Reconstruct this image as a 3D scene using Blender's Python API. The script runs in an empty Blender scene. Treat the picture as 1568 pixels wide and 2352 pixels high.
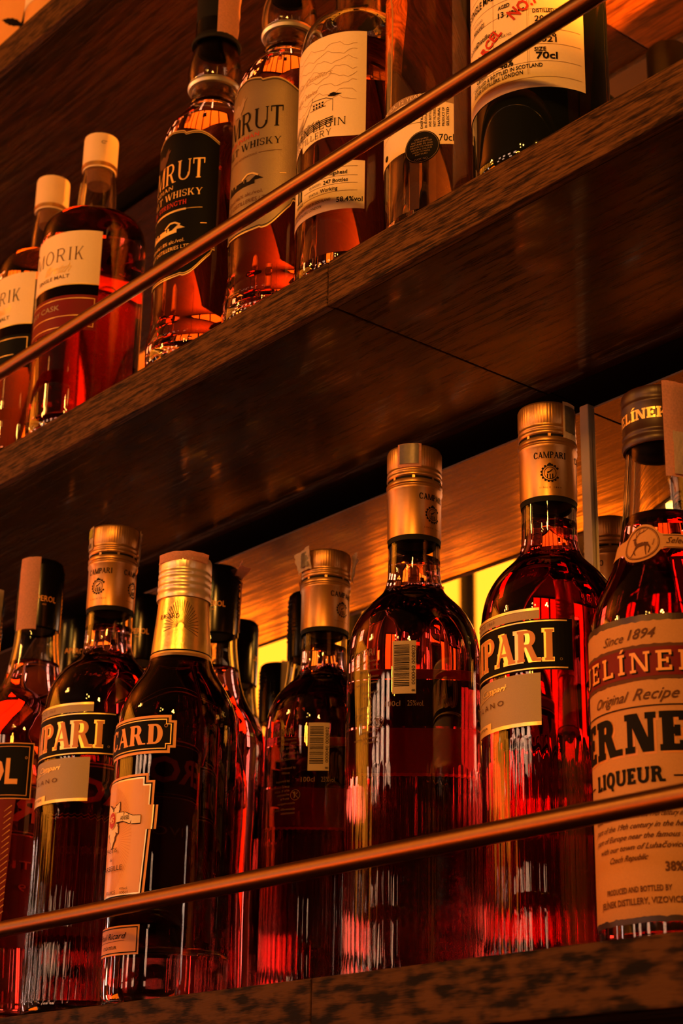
import bpy, bmesh, math, random
from math import sin, cos, pi, radians, hypot, atan2
from mathutils import Matrix, Vector
random.seed(7)
C = bpy.context.scene.collection
SC = bpy.context.scene

# ------------------------------------------------------------------ camera, world, lights, exposure
ZC = 1.3458            # eye height above the floor
S = 0.5596             # camera stands this far in front of the shelf fronts (y = 0)
def V(x, y, z): return (x, y - S, z + ZC)
cam = bpy.data.cameras.new('camera'); co = bpy.data.objects.new('camera', cam); C.objects.link(co)
fwd = Vector((-0.71846, 0.59427, 0.36145)); rgt = Vector((0.64266, 0.76594, 0.01813)); upv = Vector((0.26607, -0.24532, 0.93221))
co.matrix_world = Matrix(((rgt.x, upv.x, -fwd.x, 0), (rgt.y, upv.y, -fwd.y, -S), (rgt.z, upv.z, -fwd.z, ZC), (0, 0, 0, 1)))
cam.sensor_fit = 'HORIZONTAL'; cam.sensor_width = 24; cam.lens = 4139.7 / 1568 * 24
cam.clip_start = .02; cam.clip_end = 60
cam.dof.use_dof = True; cam.dof.focus_distance = 0.98; cam.dof.aperture_fstop = 16
SC.camera = co
SC.view_settings.view_transform = 'Standard'; SC.view_settings.look = 'None'
SC.view_settings.gamma = 1; SC.view_settings.exposure = 0.0; SC.view_settings.use_curve_mapping = False
w = bpy.data.worlds.new('world'); SC.world = w; w.use_nodes = True
w.node_tree.nodes['Background'].inputs[0].default_value = (1, .35, .1, 1); w.node_tree.nodes['Background'].inputs[1].default_value = .003
cy = SC.cycles
cy.max_bounces = 16; cy.transmission_bounces = 16; cy.glossy_bounces = 8; cy.diffuse_bounces = 3; cy.caustics_reflective = True
cy.sample_clamp_indirect = 4.0; cy.blur_glossy = .5

def area(name, loc, target, size, power, col, sy=None, spread=180):
    l = bpy.data.lights.new(name, 'AREA'); l.energy = power; l.color = col; l.size = size
    if sy: l.shape = 'RECTANGLE'; l.size_y = sy
    l.spread = radians(spread)
    o = bpy.data.objects.new(name, l); C.objects.link(o); o.location = loc
    o.rotation_euler = (Vector(target) - Vector(loc)).to_track_quat('-Z', 'Y').to_euler()
    return o
WARM = (1, .40, .065); AMBER = (1, .22, .012)
def cluster(name, loc, target, power, col, r=.022, sp=.055):
    for k in range(3):
        a = radians(90+120*k); area(name, (loc[0]+sp*cos(a), loc[1], loc[2]+sp*.7*sin(a)), target, r*2, power/3, col)
cluster('upper_key_lamp', (.14, -.95, 2.29), (-.66, 0, 1.95), 9.6, (1, .37, .045))
cluster('upper_side_lamp', (-1.45, -.95, 2.28), (-.95, 0, 1.98), 2.9, WARM)
cluster('lower_key_lamp', (-.42, -1.2, 2.04), (-.64, 0, 1.6), 3.8, (1, .28, .022))
cluster('lower_side_lamp', (-1.6, -1.2, 2.04), (-.9, 0, 1.6), 1.6, (1, .33, .03))
area('added_wall_light', (-3.2, -2.2, 3.2), (-3.95, -2.4, 2.4), 2.6, 12, AMBER, .3)  # added lamp, brightens the left wall that the mirrors reflect
area('added_ceiling_light', (-3.3, -1.3, 2.9), (-3.3, -1.3, 3.5), .3, 160, (1, .20, .012))  # added lamp, brightens the ceiling patch mirrored between the whisky bottles
area('added_uplight', (-.34, .105, 1.99), (-.74, .045, 2.189), .03, 5.0, (1, .26, .012), spread=100)  # added lamp out of view, brightens the top shelf underside

# ------------------------------------------------------------------ material helpers
def mat(name, col=(.5,.5,.5), rough=.5, metal=0., coat=0., emit=None, es=1., spec=None, bump=None, cvar=None, trans=0., ior=1.5, vol=None):
    m = bpy.data.materials.new(name); m.use_nodes = True; nt = m.node_tree; N = nt.nodes; L = nt.links
    b = N['Principled BSDF']; b.inputs['Base Color'].default_value = (*col, 1); b.inputs['Roughness'].default_value = rough
    b.inputs['Metallic'].default_value = metal; b.inputs['Coat Weight'].default_value = coat; b.inputs['IOR'].default_value = ior
    if coat: b.inputs['Coat Roughness'].default_value = .12
    if spec is not None: b.inputs['Specular IOR Level'].default_value = spec
    b.inputs['Transmission Weight'].default_value = trans
    if emit: b.inputs['Emission Color'].default_value = (*emit, 1); b.inputs['Emission Strength'].default_value = es
    if bump or cvar:
        tc = N.new('ShaderNodeTexCoord'); nz = N.new('ShaderNodeTexNoise'); L.new(tc.outputs['Object'], nz.inputs[0])
        nz.inputs['Scale'].default_value = (bump or cvar)[0]; nz.inputs['Detail'].default_value = 4
        if bump:
            bp = N.new('ShaderNodeBump'); bp.inputs['Strength'].default_value = bump[1]; bp.inputs['Distance'].default_value = .0005
            L.new(nz.outputs[0], bp.inputs['Height']); L.new(bp.outputs[0], b.inputs['Normal'])
        if cvar:
            mx = N.new('ShaderNodeMix'); mx.data_type = 'RGBA'; L.new(nz.outputs[0], mx.inputs[0])
            k = cvar[1]; mx.inputs[6].default_value = (col[0]*(1-k), col[1]*(1-k), col[2]*(1-k), 1); mx.inputs[7].default_value = (min(1,col[0]*(1+k)), min(1,col[1]*(1+k)), min(1,col[2]*(1+k)), 1)
            L.new(mx.outputs[2], b.inputs['Base Color'])
    return m
def glassmat(name, col=(1,1,1), ior=1.48, rough=0., absorb=None, dens=0.):
    m = bpy.data.materials.new(name); m.use_nodes = True; nt = m.node_tree; nt.nodes.clear()
    o = nt.nodes.new('ShaderNodeOutputMaterial'); g = nt.nodes.new('ShaderNodeBsdfGlass')
    g.inputs['Color'].default_value = (*col, 1); g.inputs['IOR'].default_value = ior; g.inputs['Roughness'].default_value = rough
    nt.links.new(g.outputs[0], o.inputs[0])
    if absorb:
        v = nt.nodes.new('ShaderNodeVolumeAbsorption'); v.inputs[0].default_value = (*absorb, 1); v.inputs[1].default_value = dens
        nt.links.new(v.outputs[0], o.inputs['Volume'])
    return m
def wood(name, dark, light, rough=.4, coat=0., sx=1.2, sy=60, bump=.4, blot=.5, axis='X', seedv=0., coatr=.2, ctr=.09):
    m = bpy.data.materials.new(name); m.use_nodes = True; nt = m.node_tree; N = nt.nodes; L = nt.links
    b = N['Principled BSDF']; tc = N.new('ShaderNodeTexCoord')
    mp = N.new('ShaderNodeMapping'); L.new(tc.outputs['Object'], mp.inputs[0])
    mp.inputs['Scale'].default_value = (sx, sy, sy); mp.inputs['Location'].default_value = (seedv, seedv * .7, seedv * 1.3)
    mp.inputs['Rotation'].default_value = (.03, .02, .015)
    n1 = N.new('ShaderNodeTexNoise'); n1.inputs['Scale'].default_value = 2.6; n1.inputs['Detail'].default_value = 7; n1.inputs['Roughness'].default_value = .62
    L.new(mp.outputs[0], n1.inputs[0])
    mp2 = N.new('ShaderNodeMapping'); L.new(tc.outputs['Object'], mp2.inputs[0]); mp2.inputs['Scale'].default_value = (sx*5, sy*7, sy*7)
    n2 = N.new('ShaderNodeTexNoise'); n2.inputs['Scale'].default_value = 3; n2.inputs['Detail'].default_value = 3; L.new(mp2.outputs[0], n2.inputs[0])
    mp3 = N.new('ShaderNodeMapping'); L.new(tc.outputs['Object'], mp3.inputs[0]); mp3.inputs['Scale'].default_value = (sx*2, sy*.35, sy*.35)
    n3 = N.new('ShaderNodeTexNoise'); n3.inputs['Scale'].default_value = 3; n3.inputs['Detail'].default_value = 2; L.new(mp3.outputs[0], n3.inputs[0])
    a = N.new('ShaderNodeMath'); a.operation = 'MULTIPLY_ADD'; L.new(n2.outputs[0], a.inputs[0]); a.inputs[1].default_value = .55; L.new(n1.outputs[0], a.inputs[2])
    a2 = N.new('ShaderNodeMath'); a2.operation = 'MULTIPLY_ADD'; L.new(n3.outputs[0], a2.inputs[0]); a2.inputs[1].default_value = blot; L.new(a.outputs[0], a2.inputs[2])
    a3 = N.new('ShaderNodeMath'); a3.operation = 'MULTIPLY'; L.new(a2.outputs[0], a3.inputs[0]); a3.inputs[1].default_value = 1/(1.55+blot)
    cr = N.new('ShaderNodeValToRGB'); L.new(a3.outputs[0], cr.inputs[0]); lo = .5
    cr.color_ramp.elements[0].position = lo - ctr; cr.color_ramp.elements[0].color = (*dark, 1)
    cr.color_ramp.elements[1].position = lo + ctr*.9; cr.color_ramp.elements[1].color = (*light, 1)
    L.new(cr.outputs[0], b.inputs['Base Color'])
    bp = N.new('ShaderNodeBump'); bp.inputs['Strength'].default_value = bump; bp.inputs['Distance'].default_value = .0006
    L.new(a.outputs[0], bp.inputs['Height']); L.new(bp.outputs[0], b.inputs['Normal'])
    b.inputs['Specular IOR Level'].default_value = .10
    b.inputs['Roughness'].default_value = rough; b.inputs['Coat Weight'].default_value = coat; b.inputs['Coat Roughness'].default_value = coatr
    if coat > .5:      # open grain breaks up the varnish
        mr = N.new('ShaderNodeMapRange'); L.new(a.outputs[0], mr.inputs[0]); mr.inputs[1].default_value = .68; mr.inputs[2].default_value = .88; mr.inputs[3].default_value = .12; mr.inputs[4].default_value = 1.
        L.new(mr.outputs[0], b.inputs['Coat Weight'])
    return m

M = {}
M['wood_front'] = wood('oak front edge', (.008,.003,.001), (.13,.056,.016), .6, 0, 14.0, 300, .9, .35, ctr=.055)
M['wood_front_low'] = wood('oak front edge bold', (.002,.001,.0006), (.075,.032,.010), .65, 0, 9.0, 110, .8, 1.6, seedv=3.3, ctr=.055)
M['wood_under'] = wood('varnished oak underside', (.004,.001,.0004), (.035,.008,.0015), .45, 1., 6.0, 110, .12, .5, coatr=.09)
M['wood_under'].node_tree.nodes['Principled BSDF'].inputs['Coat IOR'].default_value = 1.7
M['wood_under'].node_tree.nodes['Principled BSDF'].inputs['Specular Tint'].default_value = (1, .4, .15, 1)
M['wood_under_glow'] = wood('oak underside with painted glow', (.06,.012,.002), (.42,.12,.015), .5, .4, 6.0, 110, .2, .5, coatr=.25)  # same oak, lighter orange tone puts the mirrored glow into the colour
M['black'] = mat('matt black', (.006,.005,.005), .7, spec=.15, bump=(60,.1))
M['black_gloss'] = mat('glossy black plastic', (.003,.0025,.003), .20, bump=(40,.05))
M['mirror'] = mat('silvered mirror', (.93,.90,.84), .012, 1., cvar=(3,.02))
M['mirror_edge'] = mat('bevelled mirror edge', (.75,.62,.50), .4, .35, cvar=(40,.1))
M['post'] = mat('brushed grey metal', (.50,.42,.28), .5, .2, cvar=(90,.12))
M['brass'] = mat('bronzed brass tube', (.19,.10,.040), .36, 1., bump=(300,.12), cvar=(60,.12))
M['glass'] = glassmat('clear bottle glass', (.97,.97,.95))
M['glass_green'] = glassmat('pale green tinted glass', (.90,.97,.86))
M['glass_dark'] = mat('near black bottle glass', (.004,.005,.003), .035, spec=.6, cvar=(5,.1))
M['campari'] = glassmat('red bitter liquid', (1,1,1), 1.34, absorb=(.95,.02,.035), dens=36)
M['campari_shaded'] = glassmat('shaded red bitter liquid', (1,1,1), 1.34, absorb=(.84,.01,.02), dens=80)  # denser copy of the red bitter, puts background dimness into one bottle
M['aperol'] = glassmat('orange red aperitif', (1,1,1), 1.34, absorb=(.95,.06,.04), dens=34)
M['whisky'] = glassmat('amber whisky', (1,1,1), 1.34, absorb=(.94,.42,.05), dens=34)
M['whisky_dark'] = glassmat('deep red amber whisky', (1,1,1), 1.34, absorb=(.93,.33,.04), dens=40)
M['whisky_deep'] = glassmat('very dark amber whisky', (1,1,1), 1.34, absorb=(.86,.22,.03), dens=55)
M['whisky_pale'] = glassmat('pale straw whisky', (1,1,1), 1.34, absorb=(.97,.70,.20), dens=18)
M['dark_liqueur'] = glassmat('dark brown liqueur', (1,1,1), 1.34, absorb=(.55,.12,.05), dens=70)
M['fernet'] = glassmat('dark red liqueur', (1,1,1), 1.34, absorb=(.80,.02,.02), dens=70)
M['paper'] = mat('cream label paper', (.80,.62,.40), .55, bump=(900,.15), cvar=(120,.05))
M['paper_kraft'] = mat('kraft label paper', (.50,.235,.075), .7, bump=(1200,.25), cvar=(220,.12))
M['paper_orange'] = mat('orange coated label', (.74,.34,.09), .35, cvar=(80,.05))
M['paper_grey'] = mat('pearl grey label foil', (.34,.25,.15), .5, .2, bump=(2500,.3), cvar=(900,.14))
M['paper_silver'] = mat('satin silver label', (.26,.18,.10), .38, .5, bump=(1800,.2), cvar=(700,.08))
M['gold'] = mat('gold print', (.90,.55,.18), .35, .5, cvar=(300,.08))
M['gold_line'] = mat('bright gold line', (1.,.66,.24), .3, .55, cvar=(300,.05))
M['orange_ink'] = mat('orange print', (.80,.33,.07), .45, cvar=(200,.08))
M['orange_deep'] = mat('deep orange print', (.62,.22,.04), .45, cvar=(200,.08))
M['ink'] = mat('black ink', (.005,.003,.002), .55, cvar=(200,.1), spec=.08)
M['ink_brown'] = mat('brown ink', (.10,.035,.015), .6, cvar=(200,.1), spec=.15)
M['ink_red'] = mat('red ink', (.50,.03,.012), .55, cvar=(200,.1), spec=.15)
M['ink_grey'] = mat('faded grey ink', (.28,.17,.09), .6, cvar=(200,.1))
M['print_dim'] = mat('dim grey print', (.13,.075,.04), .6, spec=.2, cvar=(200,.1))
M['pencil'] = mat('faint pencil relief', (.50,.32,.16), .6, cvar=(200,.1))
M['red_band'] = mat('dark red label band', (.15,.003,.005), .5, spec=.15, cvar=(100,.1))
M['black_label'] = mat('black label', (.003,.0025,.003), .5, cvar=(100,.1), spec=.06)
M['foil_black'] = mat('black foil stripe', (.03,.02,.015), .08, .9, cvar=(10,.1))
M['cap_gold'] = mat('bronze gold cap metal', (.52,.26,.085), .36, .85, bump=(500,.08), cvar=(150,.08))
M['cap_cream'] = mat('champagne cap metal', (.88,.66,.42), .33, .7, cvar=(150,.08))
M['foil_gold'] = mat('embossed gold foil', (.95,.62,.20), .30, .85, bump=(260,.5), cvar=(180,.15))
M['cap_brown'] = mat('dark brown cap', (.035,.010,.006), .38, .2, cvar=(150,.1))
M['cap_paper'] = mat('cream stopper cap', (.78,.55,.34), .6, cvar=(60,.08))
M['cork'] = mat('cork', (.40,.16,.06), .8, bump=(500,.6), cvar=(300,.3))
M['tax'] = mat('pink tax strip paper', (.80,.40,.28), .75, bump=(900,.4), cvar=(260,.28))
M['tax_white'] = mat('pale tax strip paper', (.70,.55,.42), .75, bump=(900,.4), cvar=(260,.2))
M['tax_grey'] = mat('grey hologram patch', (.22,.18,.17), .35, .3, cvar=(500,.3))
M['tax_yellow'] = mat('yellow green print', (.55,.55,.05), .5, cvar=(500,.3))
M['silver'] = mat('polished silver ring', (1,.95,.86), .38, 1., cvar=(30,.03))
M['dark_wall'] = mat('dark brown painted wall', (.05,.022,.010), .8, bump=(40,.4), cvar=(1.5,.12))
M['plaster'] = mat('warm plaster', (.30,.17,.07), .85, bump=(40,.4), cvar=(1.5,.12))
M['ceiling'] = mat('ceiling plaster', (.035,.016,.006), .9, bump=(40,.3), cvar=(1.2,.15))
M['floor'] = wood('dark floor boards', (.006,.003,.002), (.02,.009,.005), .85, 0, 1.0, 20, .3, .5)
M['lit_amber'] = mat('backlit amber pane', (.2,.1,.02), .5, emit=(1,.26,.012), es=3.6)
M['added_bar_glow'] = mat('added orange glow panel', (.2,.08,.02), .4, emit=(1,.135,.002), es=16)  # added glow, reflected as orange light on the shelf undersides
M['lit_day3'] = mat('evening window pane', (.2,.2,.2), .3, emit=(1,.50,.28), es=15)
M['lit_day2'] = mat('bright added light pane', (.2,.2,.2), .3, emit=(1,.66,.50), es=28)
M['lit_day'] = mat('added light pane', (.2,.2,.2), .3, emit=(1,.60,.42), es=12)
M['bulb'] = mat('glowing bulb', (1,.8,.4), .5, emit=(1,.50,.08), es=150)
M['bulb_white'] = mat('bright downlight lens', (1,.9,.7), .5, emit=(1,.72,.35), es=30)
M['bamboo'] = mat('amber box card', (.75,.33,.08), .5, cvar=(10,.1))

# ------------------------------------------------------------------ object helpers
def link(name, me, m=None, parent=None):
    o = bpy.data.objects.new(name, me); C.objects.link(o)
    if m is not None: me.materials.append(m)
    if parent is not None: o.parent = parent
    return o
def bm_obj(name, bm, m, parent=None, smooth=True, angle=35):
    me = bpy.data.meshes.new(name); bm.to_mesh(me); bm.free()
    if smooth:
        me.polygons.foreach_set('use_smooth', [True] * len(me.polygons)); me.set_sharp_from_angle(angle=radians(angle))
    return link(name, me, m, parent)
def empty(name, loc, label, cat, group=None, rotz=0.):
    o = bpy.data.objects.new(name, None); C.objects.link(o); o.location = loc; o.rotation_euler = (0, 0, rotz)
    o.empty_display_size = .03
    tag(o, label, cat, group); return o
def tag(o, label, cat, group=None):
    o['label'] = label; o['category'] = cat
    if group: o['group'] = group
    return o
def box(bm, x0, x1, y0, y1, z0, z1, bevel=0.):
    r = bmesh.ops.create_cube(bm, size=1.)
    bmesh.ops.scale(bm, vec=(x1-x0, y1-y0, z1-z0), verts=r['verts'])
    bmesh.ops.translate(bm, vec=((x0+x1)/2, (y0+y1)/2, (z0+z1)/2), verts=r['verts'])
    if bevel:
        es = list({e for v in r['verts'] for e in v.link_edges})
        bmesh.ops.bevel(bm, geom=es, offset=bevel, segments=2, affect='EDGES', profile=.5)
def boxo(name, dims, m, parent=None, bevel=0., kind=None, smooth=False):
    bm = bmesh.new(); box(bm, *dims, bevel=bevel); o = bm_obj(name, bm, m, parent, smooth)
    if kind: o['kind'] = kind
    return o
def smooth_prof(P, n=3):
    out = []
    for i in range(len(P)-1):
        p0 = P[max(0, i-1)]; p1 = P[i]; p2 = P[i+1]; p3 = P[min(len(P)-1, i+2)]
        if hypot(p2[0]-p1[0], p2[1]-p1[1]) > .02 or hypot(p2[0]-p1[0], p2[1]-p1[1]) < .0012:
            out.append(p1); continue
        def lim(a, b, c):
            return ((c[0]-a[0])/2, (c[1]-a[1])/2)
        m1 = lim(p0, p1, p2) if hypot(p1[0]-p0[0], p1[1]-p0[1]) < .02 else (p2[0]-p1[0], p2[1]-p1[1])
        m2 = lim(p1, p2, p3) if hypot(p3[0]-p2[0], p3[1]-p2[1]) < .02 else (p2[0]-p1[0], p2[1]-p1[1])
        for k in range(n):
            t = k/n; h1 = 2*t**3-3*t**2+1; h2 = t**3-2*t**2+t; h3 = -2*t**3+3*t**2; h4 = t**3-t**2
            out.append((max(0, h1*p1[0]+h2*m1[0]+h3*p2[0]+h4*m2[0]), h1*p1[1]+h2*m1[1]+h3*p2[1]+h4*m2[1]))
    out.append(P[-1]); return out
def lathe(bm, P, seg=64, mod=None, closed_loop=False):
    rows = []
    for r, z in P:
        if r < 1e-6: rows.append([bm.verts.new((0, 0, z))])
        else:
            rows.append([bm.verts.new(((r + (mod(2*pi*i/seg, z) if mod else 0)) * cos(2*pi*i/seg), (r + (mod(2*pi*i/seg, z) if mod else 0)) * sin(2*pi*i/seg), z)) for i in range(seg)])
    pairs = list(zip(rows[:-1], rows[1:]))
    if closed_loop: pairs.append((rows[-1], rows[0]))
    for a, b in pairs:
        if len(a) == 1 and len(b) == 1: continue
        for i in range(seg):
            j = (i+1) % seg
            if len(a) == 1: bm.faces.new((a[0], b[j], b[i]))
            elif len(b) == 1: bm.faces.new((a[i], a[j], b[0]))
            else: bm.faces.new((a[i], a[j], b[j], b[i]))
def rad_at(P, z):
    for (r0, z0), (r1, z1) in zip(P[:-1], P[1:]):
        if (z0 <= z <= z1) and z1 > z0 and r0 > 0: return r0 + (r1-r0)*(z-z0)/(z1-z0)
    return max(r for r, _ in P)

# ------------------------------------------------------------------ flat print: 2-D polygons wrapped onto the bottle
def rect(x0, y0, x1, y1): return [(x0, y0), (x1, y0), (x1, y1), (x0, y1)]
def band(cx, cy, rx, ry, wx, wy, a0, a1, n=14):
    out = []
    for i in range(n):
        t0 = radians(a0 + (a1-a0)*i/n); t1 = radians(a0 + (a1-a0)*(i+1)/n)
        out.append([(cx+rx*cos(t0), cy+ry*sin(t0)), (cx+rx*cos(t1), cy+ry*sin(t1)), (cx+(rx-wx)*cos(t1), cy+(ry-wy)*sin(t1)), (cx+(rx-wx)*cos(t0), cy+(ry-wy)*sin(t0))])
    return out
def disc(cx, cy, rx, ry, n=24): return [[(cx, cy), (cx+rx*cos(2*pi*i/n), cy+ry*sin(2*pi*i/n)), (cx+rx*cos(2*pi*(i+1)/n), cy+ry*sin(2*pi*(i+1)/n))] for i in range(n)]
def stroke(pts, w0, w1=None):
    w1 = w0 if w1 is None else w1; out = []
    n = len(pts)-1
    for i in range(n):
        (x0, y0), (x1, y1) = pts[i], pts[i+1]; l = hypot(x1-x0, y1-y0) or 1; nx, ny = -(y1-y0)/l, (x1-x0)/l
        a = (w0+(w1-w0)*i/n)/2; b = (w0+(w1-w0)*(i+1)/n)/2
        out.append([(x0+nx*a, y0+ny*a), (x0-nx*a, y0-ny*a), (x1-nx*b, y1-ny*b), (x1+nx*b, y1+ny*b)])
    return out
def frame(x0, y0, x1, y1, w): return [rect(x0, y0, x1, y0+w), rect(x0, y1-w, x1, y1), rect(x0, y0, x0+w, y1), rect(x1-w, y0, x1, y1)]

def glyph(c, T, t, s, h):
    "serif capital, height 1; T thick stem, t thin, s serif overhang, h serif height -> polygons, width"
    P = []
    def stem(x, w, top=True, bot=True, l=1, r=1):
        P.append(rect(x, 0, x+w, 1))
        if bot: P.append(rect(x-s*l, 0, x+w+s*r, h))
        if top: P.append(rect(x-s*l, 1-h, x+w+s*r, 1))
    def para(xa, xb, w, y0=0., y1=1.): P.append([(xa, y0), (xa+w, y0), (xb+w, y1), (xb, y1)])
    if c == 'I': stem(s, T); return P, T+2*s
    if c == 'Í': stem(s, T); P.append([(s, 1.08), (s+T*.7, 1.08), (s+T*1.5, 1.26), (s+T*.6, 1.26)]); return P, T+2*s
    if c in 'EFL':
        W = .56+T*.4; stem(s, T, r=0.4)
        if c != 'L': P += [rect(s, 1-h, s+W, 1), rect(s+W-t*1.1, .76, s+W, 1), rect(s, .5-t*.5, s+W*.78, .5+t*.5), rect(s+W*.78-t, .36, s+W*.78, .64)]
        if c != 'F': P += [rect(s, 0, s+W, h), rect(s+W-t*1.1, 0, s+W, .25)]
        return P, W+s*1.3
    if c in 'PRBD':
        W = .62+T*.35; stem(s, T, l=1, r=.6 if c in 'PR' else 0)
        if c == 'D':
            P += [rect(s+T, 0, s+W*.55, t), rect(s+T, 1-t, s+W*.55, 1)] + band(s+W*.55, .5, W*.6, .5, T, t, -90, 90); return P, s+W*1.2
        P += [rect(s+T, 1-t, s+W*.6, 1), rect(s+T, .46, s+W*.6, .46+t)] + band(s+W*.6, .73, W*.45, .27, T*.9, t, -90, 90, 10)
        if c == 'R':
            para(s+W*.95-T*.3, s+W*.42, T, 0, .46+t); P.append(rect(s+W*.95-T*.3, 0, s+W*1.0+T+s*.6, h)); return P, s+W*1.0+T*1.1+s*.3
        if c == 'B':
            P += [rect(s, 0, s+W*.6, t)] + band(s+W*.6, .25, W*.5, .25, T*.9, t, -90, 90, 10)
        return P, s+W*1.08
    if c in 'OQ':
        W = .9+T*.3; P += band(W/2, .5, W/2, .52, T, t, 0, 360, 26)
        if c == 'Q': para(W*.62, W*.45, T*.8, -.22, .2); 
        return P, W
    if c in 'CG':
        W = .84+T*.2; P += band(W/2, .5, W/2, .52, T, t, 48, 312, 20); P.append(rect(W*.80, .68, W*.80+t, .98)); 
        if c == 'G': stem(W*.72, T*.9, l=.8, bot=False, top=False); P.pop(); P += [rect(W*.72, .05, W*.72+T*.9, .42), rect(W*.72-s, .42-h, W*.72+T*.9+s, .42)]
        else: P.append(rect(W*.80, .05, W*.80+t, .30))
        return P, W*.95+t*.5
    if c == 'S':
        W = .62; P += band(W/2, .745, W/2, .265, t*1.2, t, 40, 270, 14) + band(W/2, .255, W/2, .265, T*.9, t, -140, 90, 14)
        P += [rect(W*.84, .7, W*.84+t, .97), rect(.03, .03, .03+t, .3)]
        return P, W
    if c == 'J':
        stem(.3, T, bot=False); P.pop(0); P.append(rect(.3, .2, .3+T, 1)); P += band(.1+T*.5, .2, .2+T*.5, .24, T, t, -170, 0, 8); return P, .3+T+s
    if c == 'U':
        W = .78+T*.4; P += [rect(s, .32, s+T, 1), rect(0, 1-h, s*2+T, 1), rect(s+W-t*1.3, .32, s+W, 1), rect(W-t*1.3, 1-h, W+s*2, 1)] + band(s+W/2, .34, W/2, .36, T*.85, t, 180, 360, 14); return P, W+2*s
    if c == 'T':
        W = .74+T*.2; P += [rect(W/2-T/2, 0, W/2+T/2, 1), rect(W/2-T/2-s, 0, W/2+T/2+s, h), rect(0, 1-t, W, 1), rect(0, .72, t, 1), rect(W-t, .72, W, 1)]; return P, W
    if c == 'A':
        W = .86+T*.3; para(s, W*.5-t*.4, t, 0, 1); para(W-T, W*.5-T*.62, T, 0, 1); P += [rect(W*.2, .28, W*.8, .28+t), rect(0, 0, t+2*s, h), rect(W-T-s, 0, W+s, h), rect(W*.5-T*.6-s*.3, 1-h*.6, W*.5+T*.4, 1)]; return P, W+s*.6
    if c in 'MN':
        if c == 'N':
            W = .84+T*.3; P += [rect(s, 0, s+t, 1), rect(W-t, 0, W, 1)]; para(W-T*1.05, s, T*1.05, 0, 1); P += [rect(0, 0, t+2*s, h), rect(0, 1-h, s+T, 1), rect(W-t-s, 1-h, W+s, 1)]; return P, W+s
        W = 1.08+T*.4; P += [rect(s, 0, s+t, 1), rect(W-T, 0, W, 1)]; para(W*.5-T*.4, s, T*.9, 0, 1); para(W*.5-t*.4, W-T*.8, t*1.1, 0, 1)
        P += [rect(0, 0, t+2*s, h), rect(W-T-s, 0, W+s, h), rect(0, 1-h, s+T, 1), rect(W-T, 1-h, W+s, 1)]; return P, W+s
    if c == 'K':
        stem(s, T); para(s+T*.9, s+T+.42, t*1.3, .36, 1); para(s+T+.40, s+T+.10, T, 0, .56); P += [rect(s+T+.42-s, 1-h, s+T+.42+t+s, 1), rect(s+T+.36, 0, s+2*T+.46+s*.5, h)]; return P, s+2*T+.48
    if c == 'H': stem(s, T); stem(.52+s, T); P.append(rect(s, .5-t/2, .52+s+T, .5+t/2)); return P, .52+T+2*s
    if c == 'Y': para(.36, 0+s, T, .44, 1); para(.36+T*.4, .72, t, .44, 1); P += [rect(.36, 0, .36+T, .48), rect(.36-s, 0, .36+T+s, h), rect(0, 1-h, T+2*s, 1), rect(.70-s*.5, 1-h, .72+t+s, 1)]; return P, .78+T
    if c in 'VW':
        para(.36, s, T, 0, 1); para(.36+T*.3, .74, t, 0, 1); P += [rect(0, 1-h, T+2*s, 1), rect(.74-s, 1-h, .74+t+s, 1)]
        if c == 'W': 
            Q = [[(x+.55, y) for x, y in p] for p in P]; P += Q; return P, 1.32+t
        return P, .76+t+s
    if c in 'XZ':
        W = .7
        if c == 'Z': P += [rect(0, 1-t, W, 1), rect(0, 0, W, t)]; para(0, W-T, T, 0, 1)
        else: para(0, W-t, t, 0, 1); para(W-T, 0, T, 0, 1)
        return P, W
    return P, .34
def serif(text, x, y, h, w=None, T=.2, t=.09, s=.07, sh=.06, gap=.09, shear=0., align='C'):
    out = []; cx = 0.
    for c in text:
        P, wd = glyph(c, T, t, s, sh)
        for p in P: out.append([(cx+px+shear*py, py) for px, py in p])
        cx += wd + gap
    cx -= gap
    sx = h if w is None else w/cx
    ox = x - (cx*sx/2 if align == 'C' else cx*sx if align == 'R' else 0)
    return [[(ox+px*sx, y+py*h) for px, py in p] for p in out]
_cache = {}
def sans(text, x, y, h, w=None, shear=0., align='C', bold=0., rot=0., space=1.):
    key = (text, bold, space)
    if key not in _cache:
        cu = bpy.data.curves.new('t', 'FONT'); cu.body = text; cu.size = 1; cu.resolution_u = 2; cu.offset = bold; cu.space_character = space
        ob = bpy.data.objects.new('t', cu); me = bpy.data.meshes.new_from_object(ob)
        vs = [tuple(v.co)[:2] for v in me.vertices]; pl = [[vs[i] for i in p.vertices] for p in me.polygons]
        bpy.data.objects.remove(ob); bpy.data.curves.remove(cu); bpy.data.meshes.remove(me)
        _cache[key] = pl
    pl = _cache[key]
    if not pl: return []
    xs = [p[0] for q in pl for p in q]; x0, x1 = min(xs), max(xs); k = h/.73
    sx = k if w is None else w/(x1-x0)
    ox = -(x1+x0)/2*sx if align == 'C' else (-x1*sx if align == 'R' else -x0*sx)
    r = []
    for q in pl:
        o = []
        for px, py in q:
            a = ox+px*sx+shear*py*k; b = py*k
            o.append((x+a*cos(rot)-b*sin(rot), y+a*sin(rot)+b*cos(rot)))
        r.append(o)
    return r
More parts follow.
